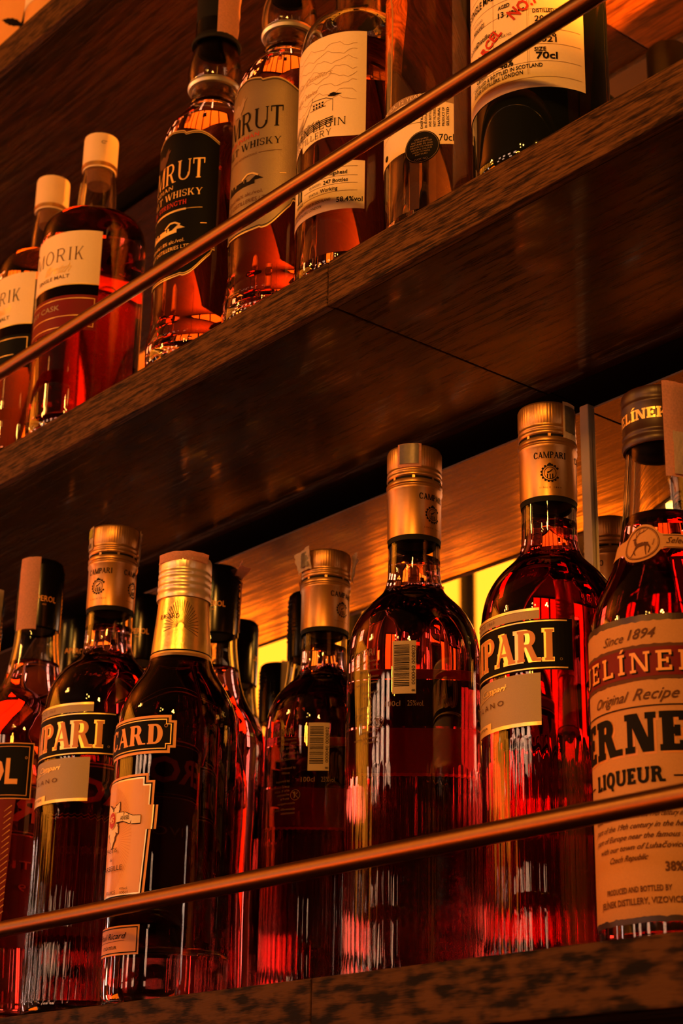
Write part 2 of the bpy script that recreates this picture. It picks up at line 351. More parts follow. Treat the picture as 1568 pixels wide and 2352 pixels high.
def slicex(P, ds):
    out = []
    for p in P:
        xs = [a[0] for a in p]; x0, x1 = min(xs), max(xs)
        if x1-x0 <= ds: out.append(p); continue
        n = int((x1-x0)/ds)+1; cur = p
        for k in range(1, n):
            c = x0 + (x1-x0)*k/n; lo, hi = [], []
            for (a, b) in zip(cur, cur[1:]+cur[:1]):
                if a[0] <= c: lo.append(a)
                if a[0] >= c: hi.append(a)
                if (a[0] < c < b[0]) or (b[0] < c < a[0]):
                    tt = (c-a[0])/(b[0]-a[0]); q = (c, a[1]+(b[1]-a[1])*tt); lo.append(q); hi.append(q)
            if len(lo) > 2: out.append(lo)
            cur = hi
            if len(cur) < 3: break
        if len(cur) > 2: out.append(cur)
    return out
def wrap(name, polys, R, az, off, m, parent, prof=None, ds=.0022):
    "polys in metres: x = arc length from the azimuth az (degrees, 0 = towards -y), y = height"
    me = bpy.data.meshes.new(name); vs = []; fs = []
    Q = slicex(polys, ds)
    if prof: Q = [[(x, z) for z, x in p] for p in slicex([[(z, x) for x, z in p] for p in Q], .0025)]
    for p in Q:
        ar = sum(a[0]*b[1]-b[0]*a[1] for a, b in zip(p, p[1:]+p[:1]))
        if abs(ar) < 1e-13: continue
        if ar < 0: p = p[::-1]
        b = len(vs)
        for x, z in p:
            rr = (rad_at(prof, z) if prof else R) + off; a = radians(az) + x/R
            vs.append((rr*sin(a), -rr*cos(a), z))
        fs.append(tuple(range(b, b+len(p))))
    me.from_pydata(vs, [], fs); me.polygons.foreach_set('use_smooth', [True]*len(me.polygons)); me.update()
    return link(name, me, m, parent)
def wrapn(name, polys, R, az, off, m, parent, prof=None):
    for p in polys: wrap(name, [p], R, az, off, m, parent, prof)
def ang(R, d): return radians(d)*R

# ------------------------------------------------------------------ bottle builder
def inner(P, wall, base):
    I = [(0, base)]
    for r, z in P:
        if r - wall > .002 and z > base + .003: I.append((r-wall, z))
    I.insert(1, (max(.001, I[1][0]-.006), base)); I.insert(2, (I[2][0]-.0015, base+.0012))
    return I
def bottle(name, label, x, y, z0, P, glass, liquid=None, level=.2, wall=.0022, base=.007, group=None, rotz=0., seg=72, mod=None, cat='bottle'):
    t = empty(name, V(x, y, z0), label, cat, group, rotz)
    P = smooth_prof(P)
    bm = bmesh.new()
    if glass is M['glass_dark']:
        lathe(bm, P + [(0, P[-1][1])], seg, mod)
    else:
        I = inner(P, wall, base)
        lathe2(bm, P, I, seg, mod)
    bmesh.ops.recalc_face_normals(bm, faces=bm.faces)
    g = bm_obj('glass_body', bm, glass, t, angle=70)
    if liquid is not None and glass is not M['glass_dark']:
        I = inner(P, wall, base); Q = []
        for r, z in I:
            if z < level: Q.append((r+.00012 if r > 0 else 0, z-.0001))
        rl = rad_at(I[1:], level)
        Q += [(rl+.00012, level), (rl-.0012, level-.0003), (0, level-.0004)]
        bm = bmesh.new(); lathe(bm, Q, seg); bmesh.ops.recalc_face_normals(bm, faces=bm.faces)
        bm_obj('liquid', bm, liquid, t, angle=50)
    return t, P
def lathe2(bm, P, I, seg, mod):
    "fluted outside, plain inside"
    k = len(P)
    full = P + [(max(.003, P[-1][0]-.0022), P[-1][1])] + I[::-1][1:]
    rows = []
    for n, (r, z) in enumerate(full):
        if r < 1e-6: rows.append([bm.verts.new((0, 0, z))]); continue
        f = mod if n < k else None
        rows.append([bm.verts.new(((r+(f(2*pi*i/seg, z) if f else 0))*cos(2*pi*i/seg), (r+(f(2*pi*i/seg, z) if f else 0))*sin(2*pi*i/seg), z)) for i in range(seg)])
    for a, b in zip(rows[:-1], rows[1:]):
        for i in range(seg):
            j = (i+1) % seg
            if len(a) == 1 and len(b) == 1: break
            if len(a) == 1: bm.faces.new((a[0], b[j], b[i]))
            elif len(b) == 1: bm.faces.new((a[i], a[j], b[0]))
            else: bm.faces.new((a[i], a[j], b[j], b[i]))
def part(name, P, m, parent, seg=64, mod=None, angle=35):
    bm = bmesh.new(); lathe(bm, P, seg, mod); bmesh.ops.recalc_face_normals(bm, faces=bm.faces)
    return bm_obj(name, bm, m, parent, angle=angle)
def scaleP(P, kr, kz): return [(r*kr, z*kz) for r, z in P]
def patch(name, m, parent, R, az0, az1, z0, z1, off=.0006, wob=.0, n=10, lift=0., holes=None):
    "a strip of paper stuck on a cap, slightly lifted and crinkled, with real thickness"
    bm = bmesh.new(); rnd = random.Random(int(az0*7+z0*1000)); rows = []
    for j in range(n+1):
        z = z0+(z1-z0)*j/n; row = []
        for i in range(9):
            a = radians(az0+(az1-az0)*i/8); rr = R+off+wob*(rnd.random()-.3)+lift*(abs(i-4)/4)**2*(j/n)
            row.append(bm.verts.new((rr*sin(a), -rr*cos(a), z+(rnd.random()-.5)*wob*(1 if j in (0, n) else 0))))
        rows.append(row)
    for a, b in zip(rows[:-1], rows[1:]):
        for i in range(8): bm.faces.new((a[i], a[i+1], b[i+1], b[i]))
    bmesh.ops.solidify(bm, geom=bm.faces[:], thickness=-.00012)
    return bm_obj(name, bm, m, parent, angle=60)

ZL, ZU, ZM = .10423, .49549, .7453
Z3 = .843; Z3T = Z3+.0275
ZUB = .46815
# ================================================================== the setting
X0, X1, Y0, YB, HC = -4.0, 2.4, -4.6, .235, 3.45
def struct(name, dims, m): return boxo(name, dims, m, kind='structure')
struct('floor', (X0-.1, X1+.1, Y0-.1, YB+.1, -.1, 0), M['floor'])
struct('ceiling', (X0-.1, X1+.1, Y0-.1, YB+.1, HC, HC+.1), M['ceiling'])
struct('wall_back', (X0-.1, X1+.1, YB, YB+.1, 0, HC), M['black'])
struct('wall_left', (X0-.1, X0, Y0-.1, YB, 0, HC), M['plaster'])
struct('wall_right', (X1, X1+.1, Y0-.1, YB, 0, HC), M['dark_wall'])
struct('wall_front', (X0, X1, Y0-.1, Y0, 0, HC), M['dark_wall'])
def window(name, pts, nx, nz, m, axis):
    "lit window on a wall: frame, mullions and panes; pts = (a0, a1, z0, z1) along the wall"
    a0, a1, z0, z1 = pts
    def bb(u0, u1, v0, v1, d0, d1):
        return (X0+d0, X0+d1, u0, u1, v0, v1) if axis == 'x' else (u0, u1, Y0+d0, Y0+d1, v0, v1)
    bm = bmesh.new(); f = .05
    for d in ((a0-f, a1+f, z0-f, z0), (a0-f, a1+f, z1, z1+f), (a0-f, a0, z0, z1), (a1, a1+f, z0, z1)): box(bm, *bb(*d, 0, .05))
    o = bm_obj(name, bm, M['black'], None, False); o['kind'] = 'structure'
    for i in range(1, nx):
        c = a0+(a1-a0)*i/nx; boxo('mullion', bb(c-.02, c+.02, z0, z1, 0, .045), M['black'], o)
    for k in range(1, nz):
        c = z0+(z1-z0)*k/nz; boxo('mullion', bb(a0, a1, c-.015, c+.015, 0, .04), M['black'], o)
    for i in range(nx):
        for k in range(nz):
            u = (a1-a0)/nx; v = (z1-z0)/nz
            boxo('pane', bb(a0+u*i, a0+u*(i+1), z0+v*k, z0+v*(k+1), .004, .012), m, o)
window('window_1', (-4.3, -1.0, 2.25, 3.38), 7, 1, M['lit_amber'], 'x')
window('window_2', (-.46, -.34, 1.2, 2.1), 2, 3, M['lit_day2'], 'x')  # added lit slot, makes white streaks on the red bottles
window('window_6', (-1.95, -1.83, 1.3, 2.05), 1, 3, M['lit_day'], 'x')  # added lit slot, brightens the red liquid through the mirror
window('window_7', (-2.95, -2.75, 1.3, 2.12), 2, 3, M['lit_day2'], 'x')  # second added slot, brings bright red streaks low in the bottles
for i, x in enumerate((-3.2, -2.3, -1.2, .7)): window('window_%d' % (8+i), (x, x+.32, 1.6, 2.15), 2, 2, M['lit_day3'], 'y')
for i, x in enumerate((-2.9, -2.15, -1.4, -.6)): window('window_%d' % (12+i), (x, x+.34, 2.6, 3.1), 2, 2, M['lit_day3'], 'y')  # added high row, gives the black caps pale rim highlights
def wwin(name, y0, y1, z0, z1):
    bm = bmesh.new()
    for d in ((y0-.04, y1+.04, z0-.04, z0), (y0-.04, y1+.04, z1, z1+.04), (y0-.04, y0, z0, z1), (y1, y1+.04, z0, z1)): box(bm, X1-.04, X1, *d)
    o = bm_obj(name, bm, M['black'], None, False); o['kind'] = 'structure'
    boxo('mullion', (X1-.035, X1, (y0+y1)/2-.015, (y0+y1)/2+.015, z0, z1), M['black'], o)
    for a, b in ((y0, (y0+y1)/2), ((y0+y1)/2, y1)): boxo('pane', (X1-.012, X1-.004, a, b, z0, z1), M['lit_day'], o)
wwin('window_5', -.36, -.20, 1.65, 2.05)  # added in place of a lamp, cool rim light from the right
# added glowing bar front, lights the shelf undersides by reflection
t = empty('added_glow_counter', (-3.7, -2.0, 0), 'added glowing counter across the room, shaped to tint the mirrored shelf undersides orange', 'counter')
boxo('counter_top', (-.25, .3, -1.9, 1.6, 1.12, 1.16), M['black_gloss'], t, bevel=.004)
boxo('counter_body', (-.2, .15, -1.85, 1.55, 0, 1.12), M['black'], t)
for y0, y1, z0 in ((-1.75, -1.25, .15), (-1.22, -.72, .20), (-.69, -.42, .50), (-.39, -.12, .56), (-.09, .19, .78), (.22, .50, .84)):  # stepped panel heights shape the orange reflection on the shelf undersides
    boxo('added_glow_panel', (.155, .165, y0, y1, z0, 1.08), M['added_bar_glow'], t)

# ================================================================== shelves
XS = -.6925
def shelf(x0, x1, zb, zt, front, lab, under='wood_under'):
    t = empty('shelf_board', ((x0+x1)/2, 0, zt+ZC), lab, 'shelf')
    cx = (x0+x1)/2; g = .0004
    boxo('board', (x0-cx+g, x1-cx-g, .006, .1755, zb-zt, -.0002), M[under], t, bevel=.0006)
    boxo('front_edge', (x0-cx+g, x1-cx-g, 0, .0058, zb-zt-.0006, 0), front, t, bevel=.0008)
    boxo('rear_strip', (x0-cx+g, x1-cx-g, .176, YB-.0005, zb-zt+.002, -.001), M['black'], t)
    return t
shelf(-2.7, XS, .0762, ZL, M['wood_front_low'], 'lowest dark oak shelf board, length left of its front seam under the red bottles')
shelf(XS, .5, .0762, ZL, M['wood_front_low'], 'lowest dark oak shelf board, length right of its front seam')
shelf(-2.7, XS, ZUB, ZU, M['wood_front'], 'middle oak shelf board, left length under the pale labelled whisky bottles')
shelf(XS, .5, ZUB, ZU, M['wood_front'], 'middle oak shelf board, right length under the tall dark bottle')
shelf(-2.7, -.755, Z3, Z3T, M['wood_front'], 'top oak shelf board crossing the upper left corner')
shelf(-.755, .5, Z3, Z3T, M['wood_front'], 'right length of the top shelf, glow painted into its underside for the top right mirror', 'wood_under_glow')

def mirror(x0, x1, z0, z1, lab):
    t = empty('wall_mirror', ((x0+x1)/2, ZM-S, z0+ZC), lab, 'mirror'); w_ = (x1-x0)/2; h = z1-z0
    boxo('mirror_glass', (-w_, w_, 0, .004, .0003, h-.003), M['mirror'], t)
    bm = bmesh.new(); vs = [bm.verts.new(p) for p in ((-w_, 0, h-.003), (w_, 0, h-.003), (w_, .003, h), (-w_, .003, h), (-w_, .004, h-.003), (w_, .004, h-.003))]
    for f in ((0,1,2,3), (3,2,5,4), (0,3,4), (1,5,2), (0,4,5,1)): bm.faces.new([vs[i] for i in f])
    bm_obj('bevelled_edge', bm, M['mirror_edge'], t, False)
mirror(-2.65, -.6745, ZL-.001, .4559, 'wide mirror behind the red bottles, left of the grey upright strip')
mirror(-.6665, .48, ZL-.001, .4559, 'mirror behind the dark liqueur bottle, right of the grey upright strip')
mirror(-2.65, -.6745, ZU-.001, Z3-.009, 'mirror behind the whisky bottles on the middle shelf')
mirror(-.6665, .48, ZU-.001, Z3-.009, 'mirror at top right, reflecting wood coloured to glow orange')
def post(z0, z1, lab):
    tag(boxo('mirror_joint_strip', (-.6740, -.6670, ZM-S-.003, YB-.001, z0+ZC+.0005, z1+ZC), M['post'], bevel=.0006), lab, 'trim strip')
post(ZL, .4559, 'narrow grey upright strip between the lower mirrors, beside the tall red bottle')
post(ZU, Z3-.009, 'narrow upright strip between the upper mirrors behind the tall dark bottle')

# rails
def rail(zt, lab):
    t = empty('guard_rail', (-1.1, .9733*S-S, zt+ZC), lab, 'rail')
    bm = bmesh.new(); r = bmesh.ops.create_cone(bm, segments=32, radius1=.0048, radius2=.0048, depth=3.1, cap_ends=True)
    bmesh.ops.rotate(bm, verts=bm.verts, cent=(0,0,0), matrix=Matrix.Rotation(pi/2, 3, 'Y'))
    bm_obj('tube', bm, M['brass'], t, angle=50)
    for x in (-1.5, 1.5):
        bm = bmesh.new(); box(bm, x-.006, x+.006, -.004, .0152, -.0615, -.0535, .001); box(bm, x-.005, x+.005, -.004, .004, -.058, .002, .001)
        bm_obj('bracket', bm, M['brass'], t)
rail(ZL+.0486, 'slim brass guard rail running in front of the lower row of bottles')
rail(ZU+.0486, 'slim brass guard rail running in front of the upper row of whisky bottles')

# ================================================================== bottle kinds
F_CAMP = [(0,.005),(.018,.0035),(.030,.0012),(.0345,0),(.0368,.0012),(.0379,.0045),(.0381,.009),(.0381,.060),(.0381,.119),(.0381,.126),(.0381,.184),(.0378,.190),(.0368,.1975),(.0348,.2050),(.0313,.2120),(.0268,.2180),(.0218,.2230),(.0180,.2275),(.0160,.2330),(.0152,.2405),(.0150,.2600),(.0148,.3080)]
def flute(n, amp, za, zb):
    def f(a, z):
        if z < za or z > zb: return 0
        e = min(1, (z-za)/.006, (zb-z)/.010); return -amp*e*abs(sin(n*a/2))
    return f
def camp_print(t, az, k=1.):
    R = .0381*k
    Z = lambda v: v*k/1. if k != 1 else v
    hw = ang(R, 55)
    wrap('label', [rect(-hw, Z(.1820), hw, Z(.1876))], R, az, .0003, M['paper_grey'], t)
    l2 = wrap('label', [rect(-hw, Z(.1275), hw, Z(.1532))], R, az, .0003, M['paper_grey'], t)
    b = wrap('black_band', [rect(-ang(R, 80), Z(.1545), ang(R, 80), Z(.1816))], R, az, .0004, M['black_label'], t)
    wrapn('gold_trim', [rect(-hw, Z(.1865), hw, Z(.1879)), rect(-ang(R, 76), Z(.1803), ang(R, 76), Z(.1810)), rect(-ang(R, 76), Z(.1552), ang(R, 76), Z(.1559)), rect(-hw, Z(.1258), hw, Z(.1277)), rect(-ang(R, 26), Z(.1270), ang(R, 8), Z(.1312))], R, az, .0006, M['gold_line'], b)
    wrap('lettering', serif('CAMPARI', 0, Z(.1588), Z(.0178), ang(R, 132), T=.34, t=.15, s=.085, sh=.13, gap=.03), R, az, .00058, M['gold_line'], b)
    wrap('lettering', serif('CAMPARI', 0, Z(.1594), Z(.0166), ang(R, 131), T=.26, t=.09, s=.05, sh=.08, gap=.11), R, az, .00072, M['orange_deep'], b)
    wrap('lettering', sans('SINCE 1860', 0, Z(.1835), Z(.0019), space=1.5) + sans('MILANO', 0, Z(.1385), Z(.0030), ang(R, 46), space=1.6) + sans('BITTER', -ang(R, 9), Z(.1284), Z(.0014), ang(R, 24)), R, az, .0007, M['ink_brown'], l2)
    sig = []
    sig += sans('Davide', -ang(R, 17), Z(.1440), Z(.0028), ang(R, 26), shear=.45) + sans('Campari', ang(R, 9), Z(.1462), Z(.0034), ang(R, 30), shear=.45) + stroke([(-ang(R, 26), Z(.1434)), (-.004, Z(.1442)), (ang(R, 26), Z(.1480))], .0003, .0002)
    wrap('signature', sig, R, az, .0007, M['gold_line'], l2)
    wrap('dot', band(ang(R, 71), Z(.1600), .0007, .0007, .0002, .0002, 0, 360, 12), R, az, .0007, M['ink_grey'], b)
def crest(cx, cy, r):
    P = band(cx, cy, r, r, r*.10, r*.10, 25, 335, 20) + band(cx, cy, r*.72, r*.78, r*.07, r*.07, 0, 360, 18)
    for i in range(16):
        a = 2*pi*i/16+.2
        if .3 < (a % (2*pi)) < 6.0: P += disc(cx+r*1.03*cos(a), cy+r*1.03*sin(a), r*.15, r*.15, 6)
    P += [rect(cx-r*.4, cy-r*.7, cx-r*.26, cy-r*.1), rect(cx-r*.1, cy-r*.75, cx+r*.04, cy-r*.1), rect(cx+r*.2, cy-r*.7, cx+r*.34, cy-r*.1)]
    P += stroke([(cx-r*.35, cy+.05*r), (cx, cy+r*.2), (cx+r*.3, cy+r*.5)], r*.2, r*.08) + disc(cx-.05*r, cy+r*1.08, r*.2, r*.2, 8)
    return P
def camp_cap(t, az, k=1.):
    z = lambda v: v*k
    part('cap', [(.0157,z(.2955)),(.0163,z(.2962)),(.0163,z(.2975)),(.0158,z(.2982)),(.0158,z(.2990)),(.0162,z(.2995)),(.0161,z(.3005)),(.0157,z(.3010)),(.0157,z(.3022)),(.0160,z(.3028)),(.0160,z(.3135)),(.0156,z(.3148)),(.0148,z(.3152)),(0,z(.3152))], M['cap_gold'], t, 160,
         lambda a, zz: (.00022*sin(a*60) if z(.3026) < zz < z(.3137) else 0), 50)
    # (knurled crown above, rings below)
    sk = part('neck_foil', [(.0152,z(.2595)),(.0157,z(.2590)),(.0158,z(.2868)),(.0164,z(.2878)),(.0165,z(.2892)),(.0159,z(.2902)),(.0159,z(.2908)),(.0165,z(.2916)),(.0165,z(.2930)),(.0160,z(.2940)),(.0154,z(.2942))], M['cap_gold'], t, 72)
    part('cap_gap', [(.0150,z(.2938)),(.0155,z(.2939)),(.0155,z(.2958)),(.0150,z(.2959))], M['black'], t, 48)
    for a in range(0, 360, 45):
        wrap('bridge', [rect(-.0008, z(.2938), .0008, z(.2960))], .0158, az+a, .0001, M['cap_gold'], t)
    part('collar', [(.0151,z(.2560)),(.0154,z(.2560)),(.0154,z(.2597)),(.0151,z(.2597))], M['black'], t, 48)
    R = .0158; P = []
    for a in (0, 95, 190):
        o = ang(R, a)
        P += serif('CAMPARI', o, z(.2808), z(.0038), ang(R, 66), T=.26, t=.14, s=.03, sh=.1, gap=.1) + crest(o, z(.2720), z(.0047)) + sans('SINCE 1860', o, z(.2632), z(.0009), ang(R, 44), space=1.5)
    wrap('lettering', P, R, az, .00012, M['ink'], sk, ds=.0012)
    part('stopper', [(0,z(.262)),(.0095,z(.2622)),(.0112,z(.2645)),(.0112,z(.292)),(0,z(.292))], M['black'], t, 32)
SEGF = 336
def campari(name, label, x, y, az, group=None, k=1., liq='campari', level=.2475, capaz=None):
    t, P = bottle(name, label, x, y, ZL, scaleP(F_CAMP, k if k == 1 else .958, k), M['glass'], M[liq], level*k, group=group, seg=SEGF, mod=flute(56, .0006, .006, .120*k))
    camp_print(t, az, 1. if k == 1 else .958)
    camp_cap(t, az if capaz is None else capaz, k)
    return t
def barcode(t, R, azc, z0, z1, w):
    o = wrap('barcode_label', [rect(-w/2, z0, w/2, z1)], R, azc, .0004, M['paper_grey'], t)
    rnd = random.Random(5); P = []; z = z0+.0042
    while z < z1-.0025:
        h = rnd.choice((.00022,.00035,.0005)); P.append(rect(-w/2+.0010, z, w/2-.0036, z+h)); z += h+rnd.choice((.00028,.0004,.0006))
    P += sans('000040 000802', w/2-.00045, (z0+z1)/2+.0012, .0021, (z1-z0)*.74, rot=pi/2) + sans('8', w/2-.00045, z0+.0018, .0021, rot=pi/2)
    wrap('bars', P, R, azc, .0006, M['ink'], o)
def back_print(t, R, azc, z0):
    "back of the red bottle: barcode, contents, small print and no-drinking-while-pregnant mark"
    barcode(t, R, azc, z0-.0300, z0, .0130)
    P = sans('100cl', -.0062, z0-.0368, .0032, .0085) + sans('25%vol.', .0064, z0-.0368, .0032, .0090)
    ms = [('Davide Campari Giovanni',-.010),('Milano - Italia',-.0125),('Bitter aperitivo',-.0155),('contenuto',-.019),('Sesto San Giovanni,',-.0225),('Produced by',-.028),('Milano,',-.031),('Imported by',-.036),('Campari Group',-.0395),('infuso di erbe',-.042),('aromatiche',-.0445),('e frutta',-.047),('campari.com/it',-.050),('raccolta differenziata',-.0535),('information',-.056)]
    xr = -ang(R, 22)
    for s_, dz in ms: P += sans(s_, xr - (.004 if dz < -.03 and dz > -.05 else 0), z0+dz, .0016, align='R')
    P += sans('CAMPARI', -ang(R, 42), z0-.0065, .0045, .021)
    cx, cz = -ang(R, 22), z0-.0445
    P += band(cx, cz, .0033, .0033, .0003, .0003, 0, 360, 24) + stroke([(cx-.0022, cz+.0022), (cx+.0022, cz-.0022)], .0003) + disc(cx-.0005, cz+.0014, .0007, .0007, 8) + stroke([(cx-.0006, cz+.0008), (cx-.0002, cz-.0006), (cx-.0008, cz-.0020)], .0009, .0005) + stroke([(cx+.0004, cz+.0004), (cx+.0014, cz+.0012), (cx+.0012, cz+.0020)], .0004)
    wrap('small_print', P, R, azc, .0004, M['print_dim'], t)

# --- aperol kind
F_APER = [(0,.006),(.018,.004),(.029,.0012),(.0335,0),(.0360,.0015),(.0372,.006),(.0374,.014),(.0366,.070),(.0366,.120),(.0374,.140),(.0375,.184),(.0370,.192),(.0352,.2005),(.0315,.2085),(.0272,.2150),(.0236,.2215),(.0207,.2290),(.0184,.2380),(.0166,.2490),(.0153,.2600),(.0147,.2720),(.0145,.3120)]
def aperol(name, label, x, y, az=0., group=None, capaz=20., tax=None, level=.2443):
    t, P = bottle(name, label, x, y, ZL, F_APER, M['glass'], M['aperol'], level, group=group, seg=96)
    R = .0375
    lab = wrap('label', [rect(-ang(R, 64), .1425, ang(R, 64), .1800)], R, az, .0004, M['black_label'], t)
    wrap('gold_trim', frame(-ang(R, 64), .1425, ang(R, 64), .1800, .0006) + frame(-ang(R, 60), .1448, ang(R, 60), .1777, .0004), R, az, .0006, M['orange_ink'], lab)
    P2 = []
    xx = -ang(R, 50)
    P2 += sans('APEROL', 0, .1530, .0170, ang(R, 100), bold=.03)
    wrap('lettering', P2 + band(ang(R, 57), .170, .0008, .0008, .0002, .0002, 0, 360, 10), R, az, .0007, M['orange_ink'], lab)
    lo = wrap('lower_label', [[(-ang(R, 50), .1420), (-ang(R, 46), .062), (ang(R, 46), .062), (ang(R, 50), .1420)]], R, az, .0012, M['red_band'], t)
    P3 = []
    for i in range(18): P3 += stroke([(ang(R, 47), .138-i*.004), (ang(R, 40), .134-i*.004)], .0005, .0002) + stroke([(-ang(R, 47), .138-i*.004), (-ang(R, 40), .134-i*.004)], .0005, .0002)
    P3 += sans('APERITIVO', 0, .118, .006, ang(R, 62)) + sans('1919', 0, .102, .005)
    wrap('pattern', P3, R, az, .0016, M['orange_ink'], lo)
    c = part('cap', [(.0150,.2690),(.0156,.2680),(.0158,.2700),(.0158,.3130),(.0152,.3165),(.0138,.3180),(0,.3182)], M['black_gloss'], t, 64)
    bm = bmesh.new()
    for k in range(15):
        for j in range(11):
            if 6 <= j <= 6: continue
            a = radians(capaz+72+k*7+(j % 2)*3.5); z = .2815+j*.0030
            r = bmesh.ops.create_icosphere(bm, subdivisions=1, radius=.00062); bmesh.ops.translate(bm, verts=r['verts'], vec=(.0159*sin(a), -.0159*cos(a), z))
    d = bm_obj('embossed_dots', bm, M['black_gloss'], c); d['kind'] = 'stuff'
    wrap('lettering', sans('APEROL', 0, .2862, .0042, ang(.0158, 62), bold=.01) + sans('1919', 0, .2833, .0011), .0158, capaz, .00015, M['orange_ink'], c, ds=.0012)
    part('stopper', [(0,.268),(.0100,.2682),(.0118,.272),(.0118,.295),(0,.295)], M['black'], t, 24)
    if tax:
        for (nm, m_, a0, a1, z0, z1, wb, lf) in tax: patch(nm, M[m_], t, .0159, a0, a1, z0, z1, .0004, wb, lift=lf)
    return t

# ================================================================== lower shelf
t = campari('liqueur_bottle', 'tall red bitter bottle with front label, between the black-capped bottle and the dark anise bottle', -.9645, .6025, -6, 'red bitter bottles on the lower shelf', capaz=24)
patch('tax_strip', M['tax_white'], t, .0163, -32, 0, .2990, .3150, .0003, .0003)
patch('tax_print', M['tax_yellow'], t, .0166, -30, -4, .3075, .3135, .0004, .0001)
patch('tax_print', M['tax_grey'], t, .0166, -30, -6, .3005, .3035, .0004, .0001)
patch('tax_strip', M['tax_white'], t, .0163, 128, 150, .2920, .3150, .0006, .0004, lift=.001)
t = campari('liqueur_bottle', 'tallest red bitter bottle with front label facing, left of the kraft-labelled bottle', -.6374, .6748, -21, 'red bitter bottles on the lower shelf', liq='campari_shaded', capaz=48)
patch('tax_strip', M['tax_white'], t, .0163, 76, 112, .2935, .3153, .0003, .0003)
patch('tax_print', M['tax_grey'], t, .0166, 80, 108, .2975, .3130, .0004, .0001)
def torus(name, R, r, m, parent, mtx):
    bm = bmesh.new(); rows = []
    for i in range(20):
        a = 2*pi*i/20; rows.append([bm.verts.new(((R+r*cos(2*pi*j/8))*cos(a), (R*.75+r*cos(2*pi*j/8))*sin(a), r*sin(2*pi*j/8))) for j in range(8)])
    for i in range(20):
        for j in range(8): bm.faces.new((rows[i][j], rows[(i+1) % 20][j], rows[(i+1) % 20][(j+1) % 8], rows[i][(j+1) % 8]))
    bmesh.ops.transform(bm, matrix=mtx, verts=bm.verts); return bm_obj(name, bm, m, parent)
torus('paper_curl', .0020, .0003, M['tax_white'], t, Matrix.Translation((-.004, .004, .3175)) @ Matrix.Rotation(radians(45), 4, 'Z') @ Matrix.Rotation(pi/2, 4, 'X'))
t = campari('liqueur_bottle', 'large red bitter bottle turned to show its barcode, with no label over its glowing shoulder', -.7317, .6606, 220, 'red bitter bottles on the lower shelf', capaz=91)
back_print(t, .0381, 40, .1880)
patch('tax_strip', M['tax'], t, .0163, 12, 62, .3005, .3153, .0003, .0002)
patch('tax_print', M['tax_grey'], t, .0166, 17, 56, .3025, .3150, .0004, .0001)
t = campari('liqueur_bottle', 'smaller red bitter bottle standing further back, barcode side out, beside the glowing gap', -.8676, .7055, 227, 'red bitter bottles on the lower shelf', k=.945, capaz=96)
back_print(t, .0365, 47.5, .1757)
patch('tax_strip', M['tax_white'], t, .0163, -42, 18, .2840, .2982, .0010, .0012, lift=.004)
patch('tax_print', M['tax_grey'], t, .0180, -12, 12, .2860, .2960, .0006, .0004)
patch('tax_strip', M['tax_white'], t, .0163, 120, 150, .2800, .2980, .0010, .0012, lift=.004)

aperol('liqueur_bottle', 'orange aperitif bottle in front row with pink tax strip down its black cap', -1.0617, .605, 3, 'orange aperitif bottles on the lower shelf', 72,
       [('tax_strip', 'tax', -2, 56, .2655, .3182, .0004, .0)])
aperol('liqueur_bottle', 'orange aperitif bottle behind the dark anise bottle, loose pink paper flap on its cap', -.986, .7035, 0, 'orange aperitif bottles on the lower shelf', 45,
       [('tax_strip', 'tax', 100, 150, .3110, .3210, .0012, .007), ('tax_strip', 'tax', 128, 146, .272, .310, .0008, .001)])
aperol('liqueur_bottle', 'orange aperitif bottle in back row, dotted black cap right of the first gold-capped neck', -1.0765, .701, 0, 'orange aperitif bottles on the lower shelf', 45,
       [('tax_strip', 'tax', 140, 170, .255, .275, .0010, .002)])
aperol('liqueur_bottle', 'orange aperitif bottle in back row, black cap half hidden left of the first gold-capped neck', -1.1535, .692, 0, 'orange aperitif bottles on the lower shelf', 60)
aperol('liqueur_bottle', 'pale-papered bottle cut off by the left edge of the lower shelf', -1.1475, .606, 0, 'orange aperitif bottles on the lower shelf', 60,
       [('tax_strip', 'tax_white', 20, 120, .262, .3182, .0006, .001)])

# --- dark anise bottle
F_RIC = [(0,.006),(.018,.004),(.029,.0012),(.0322,0),(.0346,.0015),(.0358,.006),(.0361,.012),(.0361,.060),(.0361,.155),(.0359,.163),(.0347,.1715),(.0320,.1800),(.0281,.1875),(.0240,.1940),(.0206,.2000),(.0185,.2065),(.0176,.2130),(.0160,.2300),(.0150,.2440),(.0148,.2640)]
t, P = bottle('liqueur_bottle', 'dark anise liqueur bottle with gold foil neck and an orange shield label', -.8747, .5990, ZL, F_RIC, M['glass'], M['dark_liqueur'], .208, base=.030, seg=96)
part('cap', [(.0150,.2425),(.0166,.2425),(.0168,.2440),(.0168,.2462),(.0163,.2470),(.0163,.2490),(.0166,.2496),(.0166,.2508),(.0162,.2514),(.0162,.2530),(.0165,.2538),(.0165,.2556),(.0161,.2562),(.0161,.2575),(.0164,.2580),(.0164,.2595),(.0160,.2600),(.0160,.2612),(.0162,.2618),(.0162,.2680),(.0158,.2695),(0,.2698)], M['cap_cream'], t, 120, lambda a, z: (.0002*sin(a*50) if z > .2615 and z < .269 else 0), 50)
patch('torn_paper', M['tax'], t, .0164, -20, 110, .2655, .2712, .0002, .0010, n=3)
fo = part('neck_foil', [(.0181,.2085),(.0183,.2080),(.0180,.2125),(.0164,.2300),(.0154,.2428),(.0150,.2430)], M['foil_gold'], t, 72)
FP = [(.0183,.2080),(.0180,.2125),(.0164,.2300),(.0154,.2428)]
P2 = []
for i in range(26):
    a = radians(-20+i*8.4); P2 += stroke([(.002+.002*cos(a), .223+.002*sin(a)), (.002+.011*cos(a), .223+.017*sin(a))], .0002, .0004)
P2 = [p for p in P2 if all(.212 < q[1] < .2425 for q in p)]
